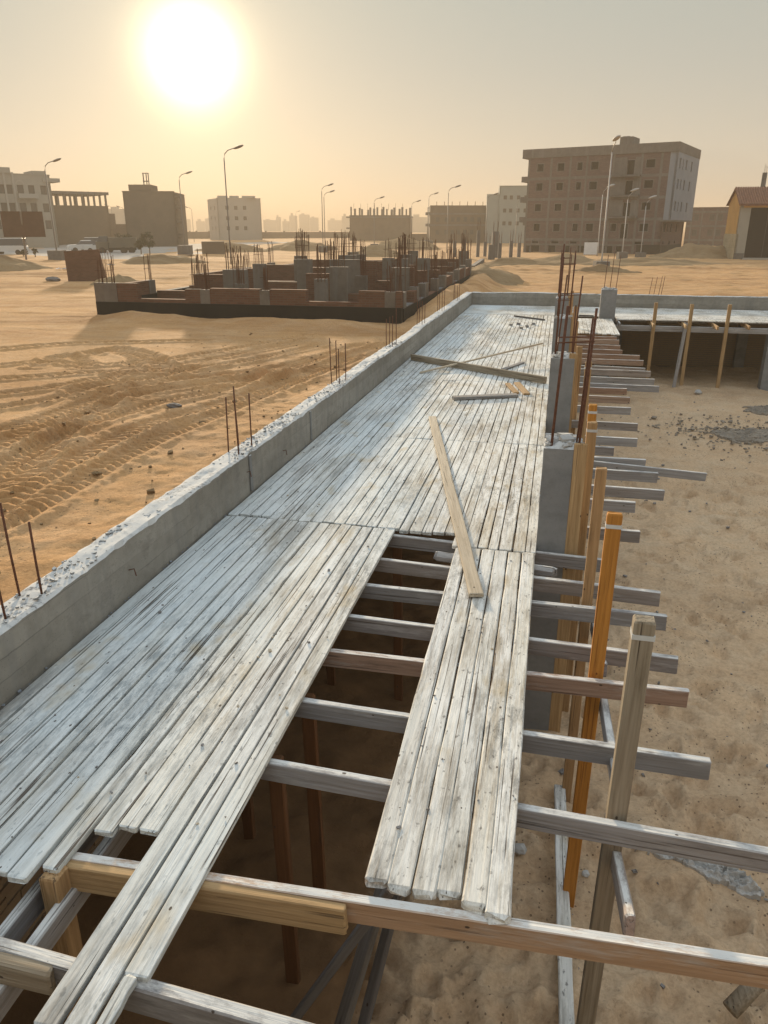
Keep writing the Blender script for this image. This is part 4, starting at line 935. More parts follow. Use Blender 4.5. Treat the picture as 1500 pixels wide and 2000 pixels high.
lamp(1011, 388, 146, 'faint lamp between the greenish block and the big brick block', 1006)
lamp(1199, 270, 61, 'tall pale lamp facing the camera before the big brick block', 1178, mat=M_POLEPALE, reach=.5, facing=1.3, base_y=1.0, r=.07)
lamp(1182, 362, 88, 'leftmost of three pale lamps before the big brick block', 1168, mat=M_POLEPALE, reach=.9, r=.058)
lamp(1231, 370, 84, 'middle of three pale lamps before the big brick block', 1217, mat=M_POLEPALE, reach=.7, r=.058, base_y=.9)
lamp(1267, 384, 88, 'rightmost of three pale lamps before the big brick block', 1253, mat=M_POLEPALE, reach=.7, r=.058, base_y=.9)
lamp(580, 412, 300, 'far lamp alone against the hazy skyline', 580)
lamp(221, 400, 210, 'far lamp left of the plain square block, nearer to the open topped shell', 226, side=-1)
lamp(245, 403, 190, 'far lamp touching the left edge of the plain square block', 250, side=-1)
lamp(376, 404, 200, 'far lamp just right of the plain square block', 380, side=-1)
lamp(364, 410, 260, 'farther lamp half hidden behind the lamp by the square block', 368, side=-1)
# ------------------------------------------------------------------ buildings
def facade(parent, O, U, N, Wd, z0, z1, op, mat, name='wall', th=.25):
    """wall sheet with real openings: O base corner, U along, N outward"""
    us = sorted({0.0, Wd, *[a for o_ in op for a in o_[:2]]}); zs = sorted({z0, z1, *[a for o_ in op for a in o_[2:4]]})
    m = MB(); pt = lambda u, z, d=0.0: tuple(Vector((O.x, O.y, z)) + U * u - N * d)
    for i in range(len(us) - 1):
        for j in range(len(zs) - 1):
            uc, zc = (us[i] + us[i + 1]) / 2, (zs[j] + zs[j + 1]) / 2
            if any(o_[0] < uc < o_[1] and o_[2] < zc < o_[3] for o_ in op): continue
            m.quad(pt(us[i], zs[j]), pt(us[i + 1], zs[j]), pt(us[i + 1], zs[j + 1]), pt(us[i], zs[j + 1]))
            m.quad(pt(us[i + 1], zs[j], th), pt(us[i], zs[j], th), pt(us[i], zs[j + 1], th), pt(us[i + 1], zs[j + 1], th))
    for (a, b, c, d) in [o_[:4] for o_ in op]:
        for (u0, w0, u1, w1) in ((a, c, a, d), (a, d, b, d), (b, d, b, c), (b, c, a, c)):
            m.quad(pt(u0, w0), pt(u1, w1), pt(u1, w1, th), pt(u0, w0, th))
    for (u0, w0, u1, w1) in ((0, z1, Wd, z1), (0, z0, 0, z1), (Wd, z0, Wd, z1)): m.quad(pt(u0, w0), pt(u1, w1), pt(u1, w1, th), pt(u0, w0, th))
    return m.build(name, mat, parent)
def local_box(O, U, N, u0, u1, d0, d1, z0, z1):
    """box in a building's own frame; d is depth behind the front face"""
    M = Matrix((U, -N, Vector((0, 0, 1)))).transposed().to_4x4(); M.translation = Vector((O.x, O.y, 0))
    return MB().box(u0, u1, d0, d1, z0, z1), M
def part(name, par, O, U, N, a, mat):
    m, M = local_box(O, U, N, *a); return m.build(name, mat, par, M)
def window(par, O, U, N, a, b, c, d, th=.25, name='window', frame_mat=None, pane=None, w=.07):
    m, M = local_box(O, U, N, a, b, -.012, .05, d, d + w); m.box(a - w, a, -.012, .05, c, d + w); m.box(b, b + w, -.012, .05, c, d + w); m.box(a - w, b + w, -.03, .05, c - w, c)
    o = m.build(name, frame_mat or M_FARCONC, par, M)
    if pane is not None:
        m, M = local_box(O, U, N, a, b, th * .6, th * .6 + .03, c, d); m.build('shutter', pane, o, M)
    return o
# the big unfinished block on the right
A = Vector((-4.935, 113.37, 0)); Bc = Vector((12.415, 107.29, 0))
U = (Bc - A).normalized(); N = Vector((U.y, -U.x, 0)); WF = (Bc - A).length; DP = 13.0; Z0, Z1 = -1.3, 12.4
big = thing('apartment_block', 'large unfinished five storey brick and concrete block on the right', 'building', (A.x, A.y, Z0))
k_ = WF / 18.4; wins = []
FL = [(9.65, 10.55), (7.3, 8.2), (4.75, 5.6), (2.2, 3.1)]
for f, (c, d) in enumerate(FL):
    for (a, b) in ((1.31, 2.16), (4.12, 5.0), (6.8, 7.45), (8.6, 9.55), (15.6, 16.65)): wins.append((a * k_, b * k_, c, d))
    wins.append((13.28 * k_, 14.15 * k_, c - .75, d) if f < 3 else (13.2 * k_, 14.1 * k_, c - .9, d))
    if f == 3: wins.append((11.9 * k_, 12.6 * k_, c, d))
base = [(1.2, 2.1, .62, 1.0), (4.0, 5.0, .62, 1.0), (6.6, 7.5, .62, 1.0), (9.0, 9.9, .62, 1.0), (15.2, 16.3, .62, 1.0), (.4, .9, -1.0, .3), (1.1, 2.3, -1.0, .35), (3.6, 4.6, -1.0, .35), (5.9, 6.6, -1.0, .35), (7.7, 8.6, -1.0, .35), (9.6, 10.4, -1.0, .35), (11.0, 12.4, -1.0, .5), (12.9, 13.6, -1.0, .5)]
op = wins + [(a * k_, b * k_, c, d) for a, b, c, d in base]
facade(big, A, U, N, WF, Z0, 11.3, op, M_BRICKFAR, 'front_wall', .3)
for (a, b, c, d) in op: window(big, A, U, N, a, b, c, d, .3, w=.09)
# concrete frame proud of the brick
for i, (a, b) in enumerate(((0, .25), (3.1, 3.4), (5.72, 6.0), (7.95, 8.2), (11.4, 11.68), (14.9, 15.2), (17.3, 17.6))): part('frame_column', big, A, U, N, (a * k_, b * k_, -.02, .12, Z0, 11.29), M_FARCONC)
for z in (8.75, 6.2, 3.65, 1.12): part('frame_beam', big, A, U, N, (.002, WF - .002, -.016, .1, z - .17, z + .17), M_FARCONC)
part('basement_band', big, A, U, N, (15.2 * k_ + .3, WF + .02, -.10, -.052, Z0, .55), M_BITUMEN)
part('basement_band', big, A, U, N, (.3, 15.1 * k_, -.06, -.042, .36, .58), M_FARCONC)
for f in range(3):   # recessed balcony bay, plastered
    c, d = FL[f]; part('balcony_bay', big, A, U, N, (11.70 * k_, 13.18 * k_, -.055, .05, c - .75, d + .35), M_FARCONC); part('balcony_bay', big, A, U, N, (14.26 * k_, 14.88 * k_, -.055, .05, c - .75, d + .35), M_FARCONC)
    part('balcony_slab', big, A, U, N, (11.4 * k_, 15.1 * k_, -.55, -.06, c - 1.0, c - .82), M_FARCONC)
part('roof_slab', big, A, U, N, (-.85, WF + .98, -.12, DP + .1, 11.302, 12.4), M_FARCONC)
for z in (8.75, 6.2, 3.65): part('balcony', big, A, U, N, (-.95, -.01, .2, 4.0, z - .35, z + .35), M_FARCONC)
for z in (8.6, 6.05, 3.5, .95): part('floor_slab', big, A, U, N, (.31, WF - .31, .32, DP - .3, z - .1, z + .1), M_FARCONC)
part('stair_tower', big, A, U, N, (11.9 * k_, 13.55 * k_, .4, 3.5, 12.402, 13.3), M_FARCONC)
part('unlit_room_sheet', big, A, U, N, (.31, WF - .31, .9, 1.1, Z0, 11.28), M_VOID)  # near-black sheet standing in for the unlit rooms behind the openings
SU = -N; SN = U   # side wall seen at the right
swin = []
for (c, d) in FL[:3]:
    for (a, b) in ((1.0, 1.75), (2.9, 3.35), (4.7, 5.45), (8.0, 8.75)): swin.append((a, b, c - .15, d + .1))
facade(big, Bc + SN * .95, SU, SN, DP, 3.55, 11.3, swin, M_PLASTER, 'side_wall', .3)
for (a, b, c, d) in swin: window(big, Bc + SN * .95, SU, SN, a, b, c, d, .3, w=.06, frame_mat=M_PLASTER)
sb = [(1.0, 1.75, 2.1, 3.1), (2.9, 3.35, 2.1, 3.1), (4.7, 5.45, 2.1, 3.1), (8.0, 8.75, 2.1, 3.1), (1.0, 1.75, .62, .98), (4.7, 5.45, .62, .98), (8.0, 8.75, .62, .98)]
facade(big, Bc, SU, SN, DP - 1.0, Z0, 3.54, sb, M_BRICKFAR, 'side_wall', .3)
for (a, b, c, d) in sb: window(big, Bc, SU, SN, a, b, c, d, .3, w=.06)
part('basement_band', big, Bc, SU, SN, (-.02, DP - 1.0, -.06, -.002, Z0, .5), M_BITUMEN)
part('side_return', big, Bc, SU, SN, (.0, .28, -.94, -.002, 3.55, 11.3), M_PLASTER); part('overhang_slab', big, Bc, SU, SN, (-.02, DP, -.97, .3, 3.36, 3.548), M_FARCONC)
part('back_wall', big, A, U, N, (0, WF, DP - .25, DP, Z0, 11.3), M_BRICKFAR); part('left_wall', big, A, U, N, (0.002, .28, .32, DP - .26, Z0, 11.3), M_BRICKFAR)
o = part('roof_hut', big, A, U, N, (12.0 * k_, 12.9 * k_, 1.0, 2.5, 13.302, 13.42), M_FARCONC)
q = at_dist(1158, 101); sg = thing('sign_board', 'white site notice board before the big brick block', 'sign', (q.x, q.y, -.9))
Mx = Matrix.Translation((q.x, q.y, 0)) @ Matrix.Rotation(AZ - .2, 4, 'Z'); MB().box(-.85, .85, -.03, .03, -.45, .95).build('panel', M_WHITE, sg, Mx)
for sx_ in (-.7, .7): MB().box(sx_ - .04, sx_ + .04, .032, .1, -1.3, .9).build('leg', M_POLE, sg, Mx)
def block_building(name, label, x0, x1, D, top, depth, mat, rows=(), cols=(), ww=.9, wh=1.1, turn=0.0, side=None, roofstuff=None, frame_m=None, z0=None, pane=M_SHADE, parapet=True, group='buildings beyond the site', sidew=()):
    """x0, x1: its front edges in the photograph; D: distance; top: height; the front is turned about its middle"""
    a = at_dist(x0, D); b = at_dist(x1, D); mid = (a + b) / 2; U0 = (b - a).normalized(); Wd = (b - a).length / max(.3, math.cos(turn))
    U_ = (Matrix.Rotation(turn, 3, 'Z') @ U0); N_ = Vector((U_.y, -U_.x, 0)); O_ = mid - U_ * (Wd / 2); z0 = gz(mid.x, mid.y) - .8 if z0 is None else z0
    t = thing(name, label, 'building', (O_.x, O_.y, z0), group)
    op_ = [(c * Wd - ww / 2, c * Wd + ww / 2, r, r + wh) for r in rows for c in cols]
    facade(t, O_, U_, N_, Wd, z0, top, op_, mat, 'front_wall', .3)
    for o_ in op_: window(t, O_, U_, N_, *o_, .3, frame_mat=frame_m or mat, pane=pane)
    for (uu, nn, O2, nm) in ((-N_, U_, O_ + U_ * Wd, 'side_wall'), (N_, -U_, O_ - N_ * depth, 'side_wall')):
        ops = [(c * depth - ww / 2, c * depth + ww / 2, r, r + wh) for r in rows for c in sidew]
        facade(t, O2, uu, nn, depth, z0, top, ops, mat, nm, .3)
        for o_ in ops: window(t, O2, uu, nn, *o_, .3, frame_mat=frame_m or mat, pane=pane)
    part('back_wall', t, O_, U_, N_, (.002, Wd - .002, depth - .25, depth - .002, z0, top), mat)
    part('roof', t, O_, U_, N_, (.302, Wd - .302, .302, depth - .302, top - .75, top - .5), M_FARCONC)
    if parapet: part('parapet', t, O_, U_, N_, (-.08, Wd + .08, -.08, .06, top + .002, top + .14), mat)
    return t, O_, U_, N_, Wd
# A: pale apartment house at the far left edge
t, O_, U_, N_, Wd = block_building('apartment_house', 'pale four storey apartment house with arched windows at the far left', -40, 112, 150, 10.9, 12, M_CREAM, (7.9, 5.1, 2.4), (.10, .26, .36, .46, .60, .74, .90), 1.0, 1.4, turn=.25)
for c in (.30, .41, .52): part('pilaster', t, O_, U_, N_, (c * Wd - .15, c * Wd + .15, -.2, -.002, 1.0, 11.2), M_WHITEB)
part('roof_gable', t, O_, U_, N_, (.34 * Wd, .50 * Wd, -.25, 1.5, 11.05, 11.9), M_CREAM); part('roof_room', t, O_, U_, N_, (.02, .22 * Wd, .5, 6, 11.05, 12.6), M_CREAM)
part('roof_room', t, O_, U_, N_, (.8 * Wd, .97 * Wd, .5, 6, 11.05, 11.6), M_CREAM); part('roof_eave', t, O_, U_, N_, (.9 * Wd, Wd + 1.6, -.2, 4, 9.9, 10.5), M_CREAM)
for z in (7.4, 4.6): part('balcony', t, O_, U_, N_, (.55 * Wd, .8 * Wd, -1.0, -.002, z - .15, z + .55), M_WHITEB)
for r in (7.9, 5.1):     # arched heads over two window bays
    for c in (.26, .60):
        m = MB(); n_ = 10
        for i in range(n_):
            a0, a1 = math.pi * i / n_, math.pi * (i + 1) / n_
            for (q0, q1) in ((a0, a1),):
                pts_ = [(c * Wd + R_ * math.cos(q), r + 1.45 + R_ * math.sin(q)) for R_, q in ((.7, q0), (.7, q1), (.55, q1), (.55, q0))]
                m.quad(*[tuple(Vector((O_.x, O_.y, z)) + U_ * u + N_ * .06) for u, z in pts_])
        m.build('arch', M_WHITEB, t)
# B: shell with an open top floor
t, O_, U_, N_, Wd = block_building('unfinished_shell', 'dusty brown shell whose top floor is only columns and a slab', 108, 217, 165, 6.4, 11, M_DIMBRICK, (3.2,), (), .9, 1.0, turn=.35)
part('top_slab', t, O_, U_, N_, (-.3, Wd + .3, -.3, 11.2, 8.5, 9.0), M_FARCONC)
for i in range(10): part('open_column', t, O_, U_, N_, (.1 + i * (Wd - .5) / 9, .42 + i * (Wd - .5) / 9, .02, .35, 6.55, 8.5), M_FARCONC)
for i in range(6): part('open_column', t, O_, U_, N_, (.6 + i * (Wd - 1.5) / 5, .95 + i * (Wd - 1.5) / 5, 10.2, 10.5, 6.55, 8.5), M_FARCONC)
part('balcony', t, O_, U_, N_, (Wd + .002, Wd + 1.3, .3, 5, 2.4, 5.2), M_DIMBRICK)
block_building('site_shed', 'low dusty wall block between the open topped shell and the square block', 200, 262, 180, 3.2, 5, M_DIMBRICK)
# C: plain block
t, O_, U_, N_, Wd = block_building('plain_block', 'plain dusty square block with a small roof frame, left of centre', 247, 346, 150, 8.5, 11, M_DIMBRICK, (), (), turn=-.2)
part('roof_room', t, O_, U_, N_, (.12 * Wd, .56 * Wd, .3, 6, 8.7, 9.7), M_DIMBRICK)
m, Mx = local_box(O_, U_, N_, .40 * Wd, .42 * Wd, 1, 1.15, 9.7, 11.6)
for c in (.46, .50): m.box(c * Wd, c * Wd + .15, 1, 1.15, 9.7, 11.6)
m.box(.395 * Wd, .515 * Wd, .9, 1.3, 11.5, 11.62); m.box(.395 * Wd, .515 * Wd, .9, 1.3, 10.2, 10.35); m.build('roof_frame', M_FARCONC, t, Mx)
for z in (1.2, 3.6, 6.0, 7.9): part('balcony', t, O_, U_, N_, (Wd + .002, Wd + .9, .3, 3, z - .2, z + .35), M_DIMBRICK)
# D: pale block with rows of small windows
block_building('pale_block', 'pale block with three rows of small dark windows beside the tallest lamp', 428, 512, 230, 10.2, 12, M_WHITEB, (7.3, 4.6, 2.0), (.22, .42, .62), .95, 1.0, turn=.25, sidew=(.3, .7))
t = bpy.data.objects['pale_block']
for i, (a, b) in enumerate(((429, 446), (452, 468), (476, 500))):
    p0, p1 = at_dist(a, 230.5), at_dist(b, 230.5); MB().box(0, (p1 - p0).length, 0, 3, 10.35, 10.9).build('roof_room', M_WHITEB, t, Matrix.Translation(p0) @ Matrix.Rotation(AZ + .05, 4, 'Z'))
# E: shell with stub columns on its roof
t, O_, U_, N_, Wd = block_building('columned_ruin', 'hazy unfinished shell with a row of stub columns on top', 683, 800, 215, 5.6, 11, M_DIMBRICK, (), (), turn=-.1)
re_ = random.Random(2)
for i in range(17):
    a = .2 + i * (Wd - .8) / 16; h = re_.uniform(1.3, 2.1); dd_ = re_.choice((.1, .1, 3.0, 6.0)); part('stub_column', t, O_, U_, N_, (a, a + re_.uniform(.35, .6), dd_, dd_ + .4, 5.2, 5.75 + h), M_FARCONC)
for i in range(8):
    a = .6 + i * (Wd - 1) / 8; m, Mx = local_box(O_, U_, N_, a, a + .06, 4, 4.06, 7, 8.7); m.build('rebar_cluster', M_RUSTFAR, t, Mx)
part('slab_edge', t, O_, U_, N_, (-.9, Wd + .7, -.2, 3, 5.1, 5.4), M_FARCONC); part('slab_edge', t, O_, U_, N_, (-.9, 0, -.2, 3, 2.3, 2.7), M_FARCONC)
# F: long two storey shell
t, O_, U_, N_, Wd = block_building('long_shell', 'long two storey unfinished shell with a row of windows', 840, 962, 185, 7.2, 12, M_DIMBRICK, (3.9, 1.2), (.12, .26, .36, .45, .56, .67, .78, .89), .8, .95, turn=.1)
for i in range(7): m, Mx = local_box(O_, U_, N_, 1.5 + i * 1.75, 1.62 + i * 1.75, 2, 2.1, 7, 8.2); m.build('rebar_cluster', M_RUSTFAR, t, Mx)
for z in (5.6, 3.2): part('balcony', t, O_, U_, N_, (-1.0, -.002, .1, 3, z - .3, z + .3), M_FARCONC); part('frame_beam', t, O_, U_, N_, (.002, Wd - .002, -.06, -.002, z - .2, z + .15), M_FARCONC)
# G: pale greenish block in two steps
t, O_, U_, N_, Wd = block_building('greenish_block', 'pale greenish stepped block left of the big brick block', 972, 1050, 178, 10.9, 11, M_GREENISH, (8.3, 5.7, 3.1), (.15, .3, .48, .66), .7, .8, turn=.05)
part('lower_wing', t, O_, U_, N_, (-2.6, -.004, .4, 9, -1.4, 9.4), M_GREENISH)
# H: brick block behind on the right
t, O_, U_, N_, Wd = block_building('rear_block', 'low brick and concrete shell seen right of the big block', 1338, 1424, 165, 6.1, 10, M_BRICKFAR, (3.9, 1.2), (.22, .58, .76), .8, 1.1, turn=-.1, frame_m=M_FARCONC)
for z in (2.9, .4, 5.4): part('frame_beam', t, O_, U_, N_, (.002, Wd - .002, -.06, -.002, z - .18, z + .18), M_FARCONC)
for c in (.12, .35, .68, .95): part('frame_column', t, O_, U_, N_, (c * Wd - .15, c * Wd + .15, -.07, -.003, -1, 6.0), M_FARCONC)
# tiled kiosk on the right edge
ka = on_z(1438, 507, -.75); kD = math.hypot(ka.x, ka.y)
KO = at_dist(1440, 92); KU = Vector((math.cos(.35), math.sin(.35), 0)); KU = Matrix.Rotation(-.17, 3, 'Z') @ Vector((_ca, _sa, 0)); KN = Vector((KU.y, -KU.x, 0)); KW = 7.5; KD = 5.0
ks = thing('tiled_kiosk', 'ochre plastered stone kiosk with a tiled roof and a tall black door, right edge', 'building', (KO.x, KO.y, -1))
kz0, kz1, kzr = -1.0, 5.05, 6.55
facade(ks, KO, KU, KN, KW, kz0, kz1, [(1.05, 4.6, -.35, 4.55)], M_CREAM, 'front_wall', .4)
m = MB(); pt = lambda u, d, z: tuple(Vector((KO.x, KO.y, z)) + KU * u - KN * d)
m.quad(pt(0, KD, 2.0), pt(0, 0, 2.0), pt(0, 0, kz1), pt(0, KD, kz1)); n0 = len(m.v); m.v += [pt(0, 0, kz1), pt(0, KD, kz1), pt(0, KD / 2, kzr - .05)]; m.f.append((n0, n0 + 2, n0 + 1)); m.build('gable_wall', M_OCHRE, ks)
kr = random.Random(4)
for r in range(10):
    off = .3 if r % 2 else 0; nst = 0; u = -off
    while u < KD - .02:
        e = min(u + .62, KD); a = max(u, 0)
        mm, Mx = local_box(KO, -KN * 1.0, -KU, a + .012, e - .012, -.05 + kr.uniform(-.02, .02), .12, kz0 + r * .3 + .012, kz0 + r * .3 + .288)
        mm.build('stone_block', M_STONE, ks, Mx); u = e
mm, Mx = local_box(KO, -KN * 1.0, -KU, 0, KD, 0, .2, kz0, 2.0); mm.build('gable_core', M_STONE, ks, Mx)
part('back_wall', ks, KO, KU, KN, (.2, KW, KD - .25, KD, kz0, kz1), M_CREAM); part('side_wall', ks, KO, KU, KN, (KW - .25, KW - .002, .402, KD - .252, kz0, kz1), M_CREAM)
part('floor_slab', ks, KO, KU, KN, (.9, KW + .3, -.35, -.002, kz0, -.36), M_WHITEB)
dr = part('door', ks, KO, KU, KN, (1.06, 4.59, .2, .26, -.34, 4.54), M_BLACKDOOR)
m, Mx = local_box(KO, KU, KN, 2.80, 2.84, .17, .198, -.3, 4.5); m.build('door_seam', M_SHADE, dr, Mx)
scr = [(3.15, 2.52), (3.22, 2.66), (3.3, 2.5), (3.42, 2.6), (3.5, 2.52), (3.6, 2.72), (3.68, 2.84), (3.76, 2.6), (3.88, 2.54), (3.98, 2.66), (4.02, 2.78), (4.1, 2.62)]
m = MB(); m.tube([pt(u, .19, z) for u, z in scr], .035, 5); m.tube([pt(3.3, .19, 2.36), pt(3.55, .19, 2.40), pt(3.9, .19, 2.38)], .02, 5); m.build('painted_scrawl', M_WHITE, dr)
part('lintel', ks, KO, KU, KN, (.3, KW - .1, -.12, -.002, 4.56, 5.04), M_OCHRE)
part('black_jamb', ks, KO, KU, KN, (.02, 1.0, -.05, -.003, kz0, .1), M_FARCONC)
rt = random.Random(6)
tm = MB()
for k in range(6):
    a0, a1 = math.pi * k / 6, math.pi * (k + 1) / 6
    tm.quad((-.11 * math.cos(a0), 0, .07 * math.sin(a0)), (-.11 * math.cos(a1), 0, .07 * math.sin(a1)), (-.10 * math.cos(a1), .42, .06 * math.sin(a1) + .03), (-.10 * math.cos(a0), .42, .06 * math.sin(a0) + .03))
tile_me = mesh('tile', tm.v, tm.f); tile_me.materials.append(M_TILE)
rl = math.hypot(KD / 2 + .35, kzr - kz1 + .2); sd_ = (Vector((0, 0, 1)) * (kzr - kz1 + .2) - KN * (KD / 2 + .35)).normalized()
rf_ = thing('tile_roof_tmp', 'x', 'x'); bpy.data.objects.remove(rf_)
m = MB(); e0 = lambda u, d, z: pt(u, d, z)
m.quad(e0(-.25, -.35, kz1 - .2), e0(KW + .2, -.35, kz1 - .2), e0(KW + .2, KD / 2, kzr), e0(-.25, KD / 2, kzr)); m.quad(e0(KW + .2, KD + .35, kz1 - .2), e0(-.25, KD + .35, kz1 - .2), e0(-.25, KD / 2, kzr), e0(KW + .2, KD / 2, kzr))
m.quad(e0(-.25, -.35, kz1 - .32), e0(-.25, KD / 2, kzr - .12), e0(KW + .2, KD / 2, kzr - .12), e0(KW + .2, -.35, kz1 - .32)); m.quad(e0(-.25, -.35, kz1 - .32), e0(KW + .2, -.35, kz1 - .32), e0(KW + .2, -.35, kz1 - .2), e0(-.25, -.35, kz1 - .2))
m.quad(e0(-.25, -.35, kz1 - .32), e0(-.25, -.35, kz1 - .2), e0(-.25, KD / 2, kzr), e0(-.25, KD / 2, kzr - .12)); m.quad(e0(-.25, KD + .35, kz1 - .2), e0(-.25, KD + .35, kz1 - .32), e0(-.25, KD / 2, kzr - .12), e0(-.25, KD / 2, kzr))
roof = m.build('roof', M_TILE, ks)
Rm = Matrix((KU, sd_, KU.cross(sd_))).transposed().to_4x4()
nrow = int(rl / .34)
for r in range(nrow):
    for c in range(22):
        p_ = Vector(pt(-.25 + .12 + c * .24, -.37, kz1 - .2)) + sd_ * (r * rl / nrow) + KU.cross(sd_) * .012
        Mx = Rm.copy(); Mx.translation = p_; obj('tile', tile_me, None, roof, Mx)
# stub columns of a building behind the kiosk
sbk = at_dist(1480, 108); st_ = thing('unfinished_shell', 'shell behind the tiled kiosk, its three stub columns showing above the roof', 'building', (sbk.x, sbk.y, -1))
Mx = Matrix.Translation((sbk.x, sbk.y, 0)) @ Matrix.Rotation(AZ - .1, 4, 'Z')
MB().box(-.8, 6, 0, 6, -1.5, 6.9).build('wall', M_DIMBRICK, st_, Mx)
for i, x in enumerate((-.3, .65, 1.75)):
    MB().box(x, x + .42, .2, .6, 6.9, 8.75 - i * .05).build('stub_column', M_FARCONC, st_, Mx); m = MB()
    for q_ in range(4): m.tube([(x + .06 + .1 * q_, .3 + .1 * (q_ % 2), 8.6), (x + .05 + .1 * q_, .3, 9.7 - .1 * q_)], .012, 4)
    m.build('rebar_cluster', M_RUSTFAR, st_, Mx)
# foundation stubs between the site and the big block
for i, (x, yb_, yt, D) in enumerate(((889, 492, 470, 84), (908, 490, 468, 86), (935, 500, 450, 88), (949, 497, 472, 90), (968, 505, 452, 82), (978, 505, 475, 80), (1000, 505, 470, 84), (1016, 505, 474, 86), (962, 507, 478, 79))):
    p_ = at_dist(x, D); zt = z_at(x, yt, D); w_ = .34 if i not in (4, 8) else .6
    t = thing('column_stub', ('left stub of the pair', 'right stub of the pair', 'tall thin stub', 'short stub beside the tall thin one', 'tallest broad stub', 'stub just right of the broadest one', 'stub left of the lamp', 'stub nearest the big block', 'squat wide stub in front')[i] + ' among grey columns before the greenish block', 'column', (p_.x, p_.y, -1), 'bare column stubs of another foundation')
    Mx = Matrix.Translation((p_.x, p_.y, 0)) @ Matrix.Rotation(.2, 4, 'Z'); MB().box(-w_ / 2, w_ / 2, -w_ / 2, w_ / 2, -1.4, zt).build('shaft', M_FARCONC, t, Mx)
    m = MB()
    for q_ in range(4): m.tube([(-w_ * .35 + w_ * .7 * (q_ % 2), -w_ * .35 + w_ * .7 * (q_ // 2), zt - .1), (-w_ * .35 + w_ * .7 * (q_ % 2) + .03, -w_ * .3 + w_ * .7 * (q_ // 2), zt + .8 + .1 * q_)], .014, 4)
    m.build('rebar_cluster', M_RUSTFAR, t, Mx)
p0, p1 = at_dist(925, 62), at_dist(945, 76); tag(timber('kerb_block', (p0.x, p0.y, gz(p0.x, p0.y) + .25), (p1.x, p1.y, gz(p1.x, p1.y) + .25), .35, .4, M_FARCONC), 'pale concrete strip lying on the sand right of the foundation', 'kerb')
# loose block and low walls in the middle distance
q = at_dist(414, 104); o = MB().box(-1.4, 1.4, -1, 1, -1.3, 1.0).build('block_hut', M_DIMBRICK, None, Matrix.Translation((q.x, q.y, 0)) @ Matrix.Rotation(AZ + .2, 4, 'Z')); tag(o, 'small square concrete block in the haze behind the foundation', 'block')
def low_wall(label, xa, xb, D, h):
    a, b = at_dist(xa, D), at_dist(xb, D * 1.04); d_ = (b - a); L = d_.length; M = Matrix.Translation((a.x, a.y, gz(a.x, a.y))) @ Matrix.Rotation(math.atan2(d_.y, d_.x), 4, 'Z')
    t = thing('perimeter_wall', label, 'wall', (a.x, a.y, gz(a.x, a.y))); MB().box(0, L, 0, .3, -1.5, h).build('wall_body', M_DIMBRICK, t, M); n = int(L / 6)
    m = MB()
    for i in range(n): m.box(i * 6, i * 6 + .5, -.08, .38, -1.5, h + .35, M)
    m.build('wall_piers', M_DIMBRICK, t).name = 'wall_pier'
low_wall('long low wall across the haze behind the foundation', 330, 690, 260, 1.9)
low_wall('low wall between the stub columned ruin and the long shell', 800, 842, 200, 1.8)
low_wall('low wall running left of the pale block', 215, 430, 290, 1.9)
# ------------------------------------------------------------------ far skyline
rs = random.Random(14)
SKY_LABELS = ['far block just right of the pale block', 'narrow tower next right of the pale block', 'low block left of the far lone lamp', 'block directly behind the far lone lamp', 'tallest block right of the far lone lamp', 'stepped block left of the twin lamps', 'wide low block right of the twin lamps', 'block touching the left of the stub columned ruin', 'block hidden behind the stub columned ruin', 'block right of the stub columned ruin', 'block behind the lamp at the square block', 'low block left of the pale block', 'block touching the left of the pale block', 'pale block behind the far lamps at left', 'sliver of a block against the square block']
for i_, (x0, x1, y, D) in enumerate(((515, 540, 430, 800), (540, 548, 424, 800), (552, 566, 432, 780), (566, 580, 421, 820), (585, 605, 419, 840), (606, 622, 425, 820), (640, 668, 430, 900), (668, 684, 422, 700), (684, 720, 424, 640), (800, 838, 424, 600), (350, 370, 428, 900), (384, 400, 432, 850), (402, 427, 427, 800), (213, 250, 408, 420), (250, 256, 412, 430))):
    a, b = at_dist(x0, D), at_dist(x1, D); zt = z_at((x0 + x1) / 2, y, D); wd = (b - a).length
    t = thing('distant_building', 'faint hazy ' + SKY_LABELS[i_].replace('far ', '', 1) + ' on the skyline', 'building', (a.x, a.y, -2), 'far hazy skyline')
    Mx = Matrix.Translation((a.x, a.y, 0)) @ Matrix.Rotation(AZ + .05, 4, 'Z')
    MB().box(0, wd, 0, 12, -3, zt).build('wall', M_WHITEB, t, Mx)
    MB().box(wd * .2, wd * .5, 1, 6, zt, zt + rs.uniform(.6, 2.4)).build('roof_room', M_WHITEB, t, Mx)
